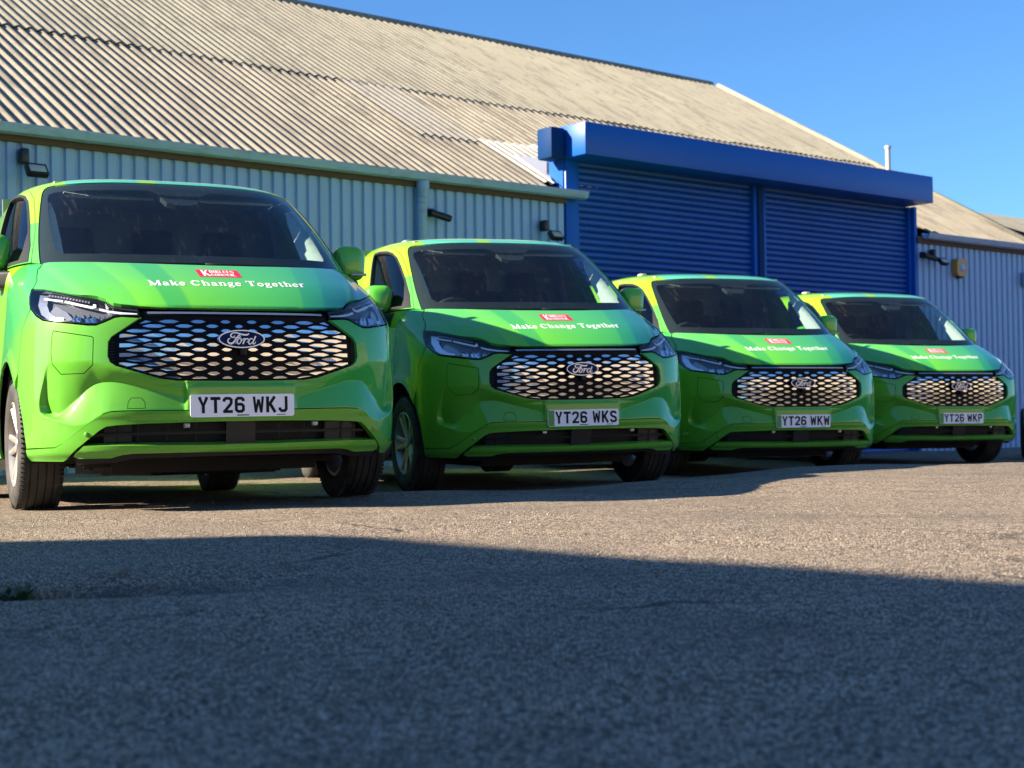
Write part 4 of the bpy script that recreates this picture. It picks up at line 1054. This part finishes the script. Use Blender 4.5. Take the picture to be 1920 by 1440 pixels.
bm = bmesh.new(); bm_tube(bm, vp, .055, 8); link('verge_trim', bm_mesh('verge_trim', bm, True), ware, M['roof_high'])
# wall sheets, trapezoid ribs
def rib_sheet(name, width, height, ribs):
    p = width / ribs; V = []; F = []; prof = []
    for r in range(ribs):
        b = r * p; prof += [(b, 0), (b + p * .20, 0), (b + p * .30, -.032), (b + p * .88, -.032), (b + p * .98, 0)]
    prof.append((width, 0))
    for z in (-.6, height): V += [(x, y, z) for x, y in prof]
    n = len(prof)
    for i in range(n - 1): F.append((i, i + 1, n + i + 1, n + i))
    return mesh_raw(name, V, F)
DOOR0, DOOR1 = 7.04, 14.86
for a_, b_ in ((S0, DOOR0), (DOOR1, S1)):
    k_ = max(1, int(round((b_ - a_) / 1.07))); wd_ = (b_ - a_) / k_; ws_ = rib_sheet('cladding_sheet', wd_, EAVE - .10, 7)
    for i in range(k_): link('cladding_sheet', ws_, ware, M['cladding']).location = (a_ + i * wd_, 0, 0)
box('eaves_board', ((S0 + DOOR0) / 2, -.045, EAVE - .165), (DOOR0 - S0, .05, .10), M['brown_board'], ware)
box('eaves_board', ((DOOR1 + S1) / 2, -.045, EAVE - .165), (S1 - DOOR1, .05, .10), M['brown_board'], ware)
def gutter(x0, x1):
    bm = bmesh.new(); pr = [(.0, .065), (-.012, .07), (-.02, .035), (-.035, .0), (-.075, -.028), (-.125, -.012), (-.148, .035), (-.152, .068), (-.164, .066), (-.160, .03), (-.135, -.025), (-.075, -.042), (-.02, -.012), (.0, .03)]
    xs = [x0, x1]; R = []
    for x in xs: R.append([bm.verts.new((x, y - .055, EAVE - .115 + z)) for y, z in pr])
    for i in range(len(pr)): bm.faces.new((R[0][i], R[0][(i + 1) % len(pr)], R[1][(i + 1) % len(pr)], R[1][i]))
    bm.faces.new(R[0]); bm.faces.new(R[1][::-1])
    g = link('gutter', bm_mesh('gutter', bm, True, radians(40)), ware, M['gutter'])
    k = int((x1 - x0) / 1.9)
    for i in range(1, k + 1):
        bm = bmesh.new(); x = x0 + i * 1.9; q = [bm.verts.new((x - .03, y * 1.05 - .052, EAVE - .116 + z * 1.05)) for y, z in pr[6:13]]; q2 = [bm.verts.new((x + .03, v.co.y, v.co.z)) for v in q]
        for a in range(6): bm.faces.new((q[a], q[a + 1], q2[a + 1], q2[a]))
        link('gutter_joint', bm_mesh('gutter_joint', bm), g, M['gutter'])
gutter(S0, 7.32); gutter(14.98, S1)
bm = bmesh.new(); bm_tube(bm, [(4.64, -.125, EAVE - .15), (4.64, -.125, EAVE - .32), (4.64, -.10, EAVE - .45), (4.64, -.10, -.3)], [.085, .075, .065, .065], 14)
link('downpipe', bm_mesh('downpipe', bm, True, radians(50)), ware, M['gutter'])
box('pipe_bracket', (4.64, -.06, 2.2), (.17, .10, .04), M['gutter'], ware)
# roller shutters
FZ0, FZ1 = 3.98, 4.415
bm = bmesh.new()
bm_box(bm, ((DOOR0 + 14.75) / 2, -.065, (FZ0 + FZ1) / 2), (14.75 - DOOR0, .79, FZ1 - FZ0)); bmesh.ops.bevel(bm, geom=bm.edges[:], offset=.012, segments=2, affect='EDGES', profile=.5)
link('shutter_fascia', bm_mesh('shutter_fascia', bm, True, radians(30)), ware, M['fascia_blue'])
box('shutter_cheek', (DOOR0 + .10, .16, (3.2 + FZ0) / 2), (.20, .33, FZ0 - 3.2), M['fascia_blue'], ware)
box('motor_box', (DOOR0 - .14, .06, 4.17), (.26, .30, .42), M['navy'], ware, .03)
box('shutter_back', ((DOOR0 + DOOR1) / 2, .30, 1.7), (DOOR1 - DOOR0, .05, 4.55), M['dark_fill'], ware)
box('door_post', (DOOR0 + .12, .02, 1.68), (.20, .12, 4.59), M['fascia_blue'], ware, .008)
box('door_post', (11.02, .05, 1.68), (.11, .10, 4.59), M['navy'], ware)
box('door_post', (DOOR1 - .02, .02, 1.68), (.08, .12, 4.59), M['fascia_blue'], ware, .008)
SLH = .088
def slat_mesh(w):
    pr = [(.012, 0), (-.004, .008), (-.014, .026), (-.017, .044), (-.014, .062), (-.004, .079), (.012, .0865)]
    V = [(x, y, z) for x in (0, w) for y, z in pr]; n = len(pr)
    return mesh_raw('slat', V, [(i, i + 1, n + i + 1, n + i) for i in range(n - 1)], True)
for x0, x1 in ((DOOR0 + .30, 10.90), (11.14, DOOR1 - .10)):
    sh = box('roller_shutter', ((x0 + x1) / 2, .155, 1.7), (x1 - x0 + .1, .02, 4.5), M['dark_fill'], ware)
    for gx_ in (x0 - .03, x1 + .03):
        o = box('guide_rail', (gx_, .075, 1.68), (.09, .10, 4.59), M['fascia_blue'], sh, .006)
    sm = slat_mesh(x1 - x0)
    k = 0; zz = FZ0 - .05
    while zz > -.3:
        link('slat', sm, sh, M['shutter_blue']).location = (x0, .10 + random.uniform(-.002, .002), zz + random.uniform(-.0012, .0012)); zz -= SLH
bm = bmesh.new(); bm_tube(bm, [(18.05, 2.84, 5.0), (18.05, 2.84, 5.74)], .048, 12); bm_tube(bm, [(18.05, 2.84, 5.74), (18.05, 2.84, 5.79)], .066, 12)
link('vent_pipe', bm_mesh('vent_pipe', bm, True, radians(50)), ware, M['flash_grey'])

# things fixed to the wall
def on_wall(name, s, z):
    o = empty(name); o.matrix_world = BM @ Matrix.Translation((s, -.035, z)); return o
def flood(s, z, label, sc=1.0):
    r = on_wall('flood_light', s, z); tag(r, label, 'flood light', 'flood lights on the warehouse wall')
    box('bracket', (0, -.06, .10 * sc), (.085 * sc, .12, .16 * sc), M['lamp_black'], r, .02)
    rt = Matrix.Rotation(radians(-38), 3, 'X')
    box('housing', (.07 * sc, -.22, -.06 * sc), (.22 * sc, .07, .15 * sc), M['lamp_black'], r, .012, rt)
    box('lamp_glass', tuple(Vector((.07 * sc, -.22, -.06 * sc)) + rt @ Vector((0, -.036, -.005))), (.17 * sc, .012, .09 * sc), M['lamp_glass'], r, .004, rt)
flood(-.34, 3.13, 'black flood light under the gutter above the nearest van')
flood(6.62, 2.95, 'black flood light just left of the blue roller shutter', .9)
flood(15.22, 3.12, 'black flood light right of the blue roller shutter', .9)
def cctv(s, z, label):
    r = on_wall('security_camera', s, z); tag(r, label, 'camera', 'dark cameras on the warehouse wall')
    box('mount', (0, -.03, .02), (.08, .07, .10), M['lamp_black'], r, .015)
    bm = bmesh.new(); bm_tube(bm, [(-.03, -.08, .01), (.20, -.16, -.055)], .045, 14); link('body', bm_mesh('body', bm, True, radians(50)), r, M['lamp_black'])
    bm = bmesh.new(); bm_tube(bm, [(.195, -.158, -.053), (.215, -.165, -.058)], .034, 14); link('lens', bm_mesh('lens', bm, True, radians(50)), r, M['black_gloss'])
cctv(4.80, 3.05, 'dark security camera beside the grey downpipe'); cctv(14.98, 3.16, 'dark security camera hard against the right end of the blue shutter')
r = on_wall('alarm_box', 16.0, 3.02); tag(r, 'yellow alarm box with a pale blue centre on the right hand cladding', 'alarm box')
bm = bmesh.new(); bm_box(bm, (0, -.055, 0), (.28, .11, .30)); bmesh.ops.bevel(bm, geom=[e for e in bm.edges if abs((e.verts[0].co - e.verts[1].co).y) > .05], offset=.07, segments=5, affect='EDGES', profile=.5)
link('case', bm_mesh('case', bm, True, radians(35)), r, M['alarm_yellow'])
bm = bmesh.new(); bm_lathe(bm, [(.0001, -.125), (.06, -.122), (.07, -.11)], 'Y', 24); link('centre', bm_mesh('centre', bm, True), r, M['alarm_blue'])
box('strobe', (0, -.05, -.165), (.12, .07, .04), M['lamp_black'], r, .012)
r = on_wall('junction_box', 18.05, 2.92); tag(r, 'small grey box on the cladding at the far right edge', 'box')
box('case', (0, -.06, 0), (.16, .10, .26), M['gutter'], r, .02); box('cover', (0, -.115, 0), (.12, .012, .20), M['cladding'], r, .004)

# a second roof behind, far right
far = empty('far_shed', (17.5, 47, 0), (0, 0, math.atan2(BD.y, BD.x))); tag(far, 'distant shed whose pale roof edge shows at the far right', 'shed')
me = mesh_raw('wall', [(-6, -5, -1), (10, -5, -1), (10, 5, -1), (-6, 5, -1), (-6, -5, 4.6), (10, -5, 4.6), (10, 5, 4.6), (-6, 5, 4.6)], [(0, 1, 5, 4), (1, 2, 6, 5), (2, 3, 7, 6), (3, 0, 4, 7)])
link('wall', me, far, M['cladding'])
V = []; F = []
for i in range(81):
    x = -6.2 + i * .2045; dz = .03 * (i % 2); V += [(x, -5.3, 4.5 + dz), (x, 0, 6.55 + dz), (x, 5.3, 4.5 + dz)]
    if i: o = 3 * i; F += [(o - 3, o, o + 1, o - 2), (o - 2, o + 1, o + 2, o - 1)]
link('roof', mesh_raw('roof', V, F), far, M['roof_high'])

# ------------------------------------------------------------------ buildings out of frame that shade the yard and show in the paintwork
def gabled(name, loc, ang, L_, W_, H_, rise, wallm, roofm, label, cat, ribs=.25):
    r = empty(name, loc, (0, 0, ang)); tag(r, label, cat)
    n = int(L_ / ribs); V = []; F = []
    for (y, sgn) in ((0, 1), (W_, -1)):
        o = len(V); 
        for i in range(n + 1):
            x = L_ * i / n; dy = -.03 * sgn * (i % 2); V += [(x, y + dy, -1), (x, y + dy, H_)]
            if i: a = o + 2 * i; F.append((a - 2, a, a + 1, a - 1))
    link('wall', mesh_raw('wall', V, F), r, wallm)
    for x in (0, L_): link('gable_wall', mesh_raw('gable_wall', [(x, 0, -1), (x, W_, -1), (x, W_, H_), (x, W_ / 2, H_ + rise), (x, 0, H_)], [(0, 1, 2, 3, 4)]), r, wallm)
    V = []; F = []
    for i in range(n + 1):
        x = -.15 + (L_ + .3) * i / n; dz = .03 * (i % 2); V += [(x, -.02, H_ + dz), (x, W_ / 2, H_ + rise + dz), (x, W_ + .02, H_ + dz)]
        if i: o = 3 * i; F += [(o - 3, o, o + 1, o - 2), (o - 2, o + 1, o + 2, o - 1)]
    link('roof', mesh_raw('roof', V, F), r, roofm)
    return r
def px_ground(px, py):
    """ground point under a picture point (1920 wide), used only to aim the shadow edge"""
    v = py - (806.6 - px * .0131); d = .42 * 2781 / v
    for _ in range(6): d = (CAM_Z - float(ground_z((px - 960) / 2781 * d, d))) * 2781 / v
    return Vector(((px - 960) / 2781 * d, d, float(ground_z((px - 960) / 2781 * d, d))))
GP = [px_ground(*q) for q in ((0, 1015), (300, 1008), (600, 1003), (740, 1008), (900, 1022), (1300, 1050), (1900, 1089))]
wn = Vector((.49, .87, 0)).normalized(); wd = Vector((wn.y, -wn.x, 0)); wo = Vector((-11.5, .6, 0))
prof = []
for g_ in GP:
    k = (g_ - wo).dot(wn) / -(SUN_H.dot(wn)); p = g_ + SUN_H * k; prof.append(((p - wo).dot(wd), g_.z + k * math.tan(SUN_EL)))
sl0 = (prof[1][1] - prof[0][1]) / (prof[1][0] - prof[0][0]); sl1 = (prof[-1][1] - prof[-2][1]) / (prof[-1][0] - prof[-2][0])
prof = [(prof[0][0] - 4, prof[0][1] - 4 * max(0, sl0))] + prof + [(prof[-1][0] + 3.2, prof[-1][1] + 3.2 * min(0, sl1))]
wk = empty('workshop', wo, (0, 0, math.atan2(wd.y, wd.x))); tag(wk, 'grey clad workshop out of frame left, casting the foreground shadow', 'workshop')
n = len(prof)
for yy in (0, -11): link('gable_wall', mesh_raw('gable_wall', [(prof[0][0], yy, -1)] + [(a_, yy, b_) for a_, b_ in prof] + [(prof[-1][0], yy, -1)], [tuple(range(n + 2))]), wk, M['cladding'])
V = [(a_, yy, b_ + .001) for yy in (.0, -11) for a_, b_ in prof]; link('roof', mesh_raw('roof', V, [(i, i + 1, n + i + 1, n + i) for i in range(n - 1)]), wk, M['roof_low'])
for a_, b_ in (prof[0], prof[-1]): link('side_wall', mesh_raw('side_wall', [(a_, 0, -1), (a_, -11, -1), (a_, -11, b_), (a_, 0, b_)], [(0, 1, 2, 3)]), wk, M['cladding'])
M['cream_wall'] = mat('cream_wall', (.27, .225, .165), .7)
gabled('cream_store', (24.0, 14, 0), radians(-92), 60, 14, 5.2, 2.4, M['cream_wall'], M['roof_high'], 'long cream store building out of frame right, reflected in the paintwork', 'store')

gabled('added_office', (8, -24, 0), pi, 40, 9, 3.0, 1.2, M['cladding'], M['roof_low'], 'grey office added behind the camera to reflect in the grilles', 'office')  # unseen building, added to give the grille cells something to reflect
# ------------------------------------------------------------------ vans
van0 = make_van()
TXT = ['YT26 WKJ', 'YT26 WKS', 'YT26 WKW', 'YT26 WKP']
LAB = ['nearest green van, bright lime on its left, plate YT26 WKJ', 'second green van from the left, plate YT26 WKS', 'third green van from the left, plate YT26 WKW', 'farthest green van at the right end, plate YT26 WKP']
roots = [van0] + [copy_tree(van0) for _ in range(3)]
GL = {}
def plate(parent, txt, band):
    yp = -.0085
    bm = bmesh.new(); bm_box(bm, (0, yp, .4905), (.52, .006, .111)); bmesh.ops.bevel(bm, geom=[e for e in bm.edges if abs(e.verts[0].co.y - e.verts[1].co.y) > .004], offset=.012, segments=4, affect='EDGES', profile=.5)
    pl = link('number_plate', bm_mesh('number_plate', bm), parent, M['plate_white'])
    x0 = -.205 if band else -.222
    if band: box('green_band', (-.235, yp - .0034, .4905), (.044, .002, .104), M['plate_green'], pl)
    h = .079; x = x0; z0 = .4905 - h / 2 + .003
    for ch in txt:
        if ch == ' ': x += .030; continue
        if ch not in GL:
            st, _ = text_strokes(ch, SANS, 0, 0, h, 1.0)
            GL[ch] = strokes_mesh('plate_character', st, lambda u, v, l: (u, -l, v), .0002)
        link('plate_character', GL[ch], pl, M['plate_black']).location = (x, yp - .0042, z0)
        x += SANS[ch][0] * h + .0105
    link('plate_maker_mark', strokes_mesh('plate_maker_mark', [([(-.03, .443), (.03, .443)], .005, 0), ([(.17, .443), (.215, .443)], .003, 0)], lambda u, v, l: (u, yp - .0040 - l, v)), pl, M['plate_black'])
for i, (r, v) in enumerate(zip(roots, VANS)):
    r.rotation_euler = (radians(v[5]), radians(v[4]), radians(v[3])); r.location = (v[0], v[1], v[2] + CAM_Z)
    tag(r, LAB[i], 'van', 'green vans parked in a row'); plate(r, TXT[i], i > 0)

# ------------------------------------------------------------------ weeds in the hollow
M['weed'] = mat('weed_green', (.03, .075, .015), .7); M['dry'] = mat('dry_stalk', (.34, .29, .20), .9); M['litter'] = mat('pale_stone', (.38, .36, .28), .8)
def weed(px, py, kind, label, cat, sc=1.0, n=26):
    v = py - (806.6 - px * .0131); d = .43 * 2781 / v
    for _ in range(4): gzz = float(ground_z((px - 960) / 2781 * d, d)); d = (CAM_Z - gzz) * 2781 / v
    x = (px - 960) / 2781 * d; r = empty('weed_clump' if kind == 'g' else 'dry_weed', (x, d, float(ground_z(x, d)) - .004)); tag(r, label, cat)
    R = random.Random(int(px))
    for k in range(n):
        a = R.uniform(0, 2 * pi); L_ = R.uniform(.03, .075) * sc; lean = R.uniform(.3, 1.1); bx, by = R.uniform(-.05, .05) * sc, R.uniform(-.03, .03) * sc; V = []; F = []
        w = (.007 if kind == 'g' else .0026) * sc * R.uniform(.7, 1.4)
        for i in range(5):
            f = i / 4; rr = lean * L_ * f; zz = L_ * f * (1 - .45 * f * lean); ww = w * (1 - f * .9) * (1.0 if kind != 'g' else (.5 + 1.4 * f * (1 - f) * 2)); tx, ty = -sin(a), cos(a)
            cxx, cyy = bx + cos(a) * rr + (R.uniform(-.004, .004) if kind != 'g' else 0), by + sin(a) * rr
            V += [(cxx + tx * ww, cyy + ty * ww, zz), (cxx - tx * ww, cyy - ty * ww, zz + (.002 if kind == 'g' else 0))]
            if i: o = 2 * i; F.append((o - 2, o - 1, o + 1, o))
        link('leaf' if kind == 'g' else 'stalk', mesh_raw('leaf', V, F, True), r, M['weed'] if kind == 'g' else M['dry'])
weed(22, 1108, 'g', 'low green weed growing in the hollow at the left edge', 'weed', 1.0, 60)
weed(72, 1104, 'd', 'dry pale stalks just right of the green weed', 'weed', 1.0, 30)
weed(112, 1092, 'd', 'small dry tuft in the middle of the hollow', 'weed', .7, 22)
weed(218, 1080, 'd', 'dry scrap of weed at the right end of the hollow', 'weed', .8, 26)

# ------------------------------------------------------------------ the nose of a dark car just inside the right edge
M['dark_car'] = mat('dark_car_paint', (.010, .012, .018), .4, 0, .8)
car = empty('dark_car', (6.72, 16.9, -.06), (0, 0, radians(-20))); tag(car, 'dark car at the far right edge beside the last green van', 'car')
prof = [(0, .34, .58, .72), (.10, .26, .68, .80), (.45, .24, .72, .84), (1.15, .24, .82, .86), (1.75, .24, 1.36, .66), (2.7, .24, 1.45, .64), (3.5, .24, 1.38, .62), (4.0, .26, 1.05, .80), (4.15, .40, .95, .72)]
V = []; F = []
for (y, z0, z1, hw) in prof:
    wl = .86 if y > .05 else .74
    V += [(-wl + .04, y, z0), (-wl, y, z0 + .10), (-wl, y, min(z1 - .04, .80)), (-hw, y, z1 - .03), (-hw + .12, y, z1), (hw - .12, y, z1), (hw, y, z1 - .03), (wl, y, min(z1 - .04, .80)), (wl, y, z0 + .10), (wl - .04, y, z0)]
n = 10
for i in range(len(prof) - 1):
    for j in range(n): a = i * n + j; b = i * n + (j + 1) % n; F.append((a, b, b + n, a + n))
F += [tuple(range(n)), tuple(range(len(V) - n, len(V)))[::-1]]
me = mesh_raw('body', V, F, True); fixn(me); cb = link('body', me, car, M['dark_car']); sb = cb.modifiers.new('smooth', 'SUBSURF'); sb.levels = sb.render_levels = 2
link('windscreen', mesh_raw('windscreen', [(-.74, 1.19, .84), (.74, 1.19, .84), (.56, 1.72, 1.345), (-.56, 1.72, 1.345)], [(0, 1, 2, 3)]), car, M['black_gloss'])
for sx in (-1, 1):
    box('headlight', (sx * .62, .06, .50), (.26, .08, .10), M['lamp_grey'], car, .02)
    for y in (.80, 3.35):
        w = empty('wheel'); w.parent = car; w.location = (sx * .80, y, .31)
        bm = bmesh.new(); bm_lathe(bm, [(.18, -.09), (.26, -.10), (.30, -.08), (.31, -.05), (.31, .05), (.30, .08), (.26, .10), (.18, .09)], 'X', 32, closed=True); link('tyre', bm_mesh('tyre', bm, True), w, M['rubber'])
        bm = bmesh.new(); bm_lathe(bm, [(.0001, sx * .06), (.10, sx * .07), (.185, sx * .08), (.185, 0)], 'X', 24); link('rim', bm_mesh('rim', bm, True), w, M['alloy'])

# ------------------------------------------------------------------ loose grit on the yard
V = []; F = []; R_ = random.Random(11)
for k in range(420):
    y = 1.8 + 7.5 * R_.random() ** 1.6; x = R_.uniform(-.40, .44) * y; r = R_.uniform(.002, .0055) * (1.6 if R_.random() < .06 else 1); z = float(ground_z(x, y)) + r * .3; o = len(V)
    for a in range(5): th = a * 2 * pi / 5 + R_.uniform(-.3, .3); q = r * R_.uniform(.7, 1.3); V.append((x + q * cos(th), y + q * sin(th), z + R_.uniform(-.2, .3) * r))
    V += [(x, y, z + r * R_.uniform(.7, 1.1)), (x, y, z - r)]
    for a in range(5): F += [(o + a, o + (a + 1) % 5, o + 5), (o + (a + 1) % 5, o + a, o + 6)]
gr = link('loose_grit', mesh_raw('loose_grit', V, F), None, M['litter']); gr['kind'] = 'stuff'; tag(gr, 'pale loose grit scattered over the tarmac', 'grit')
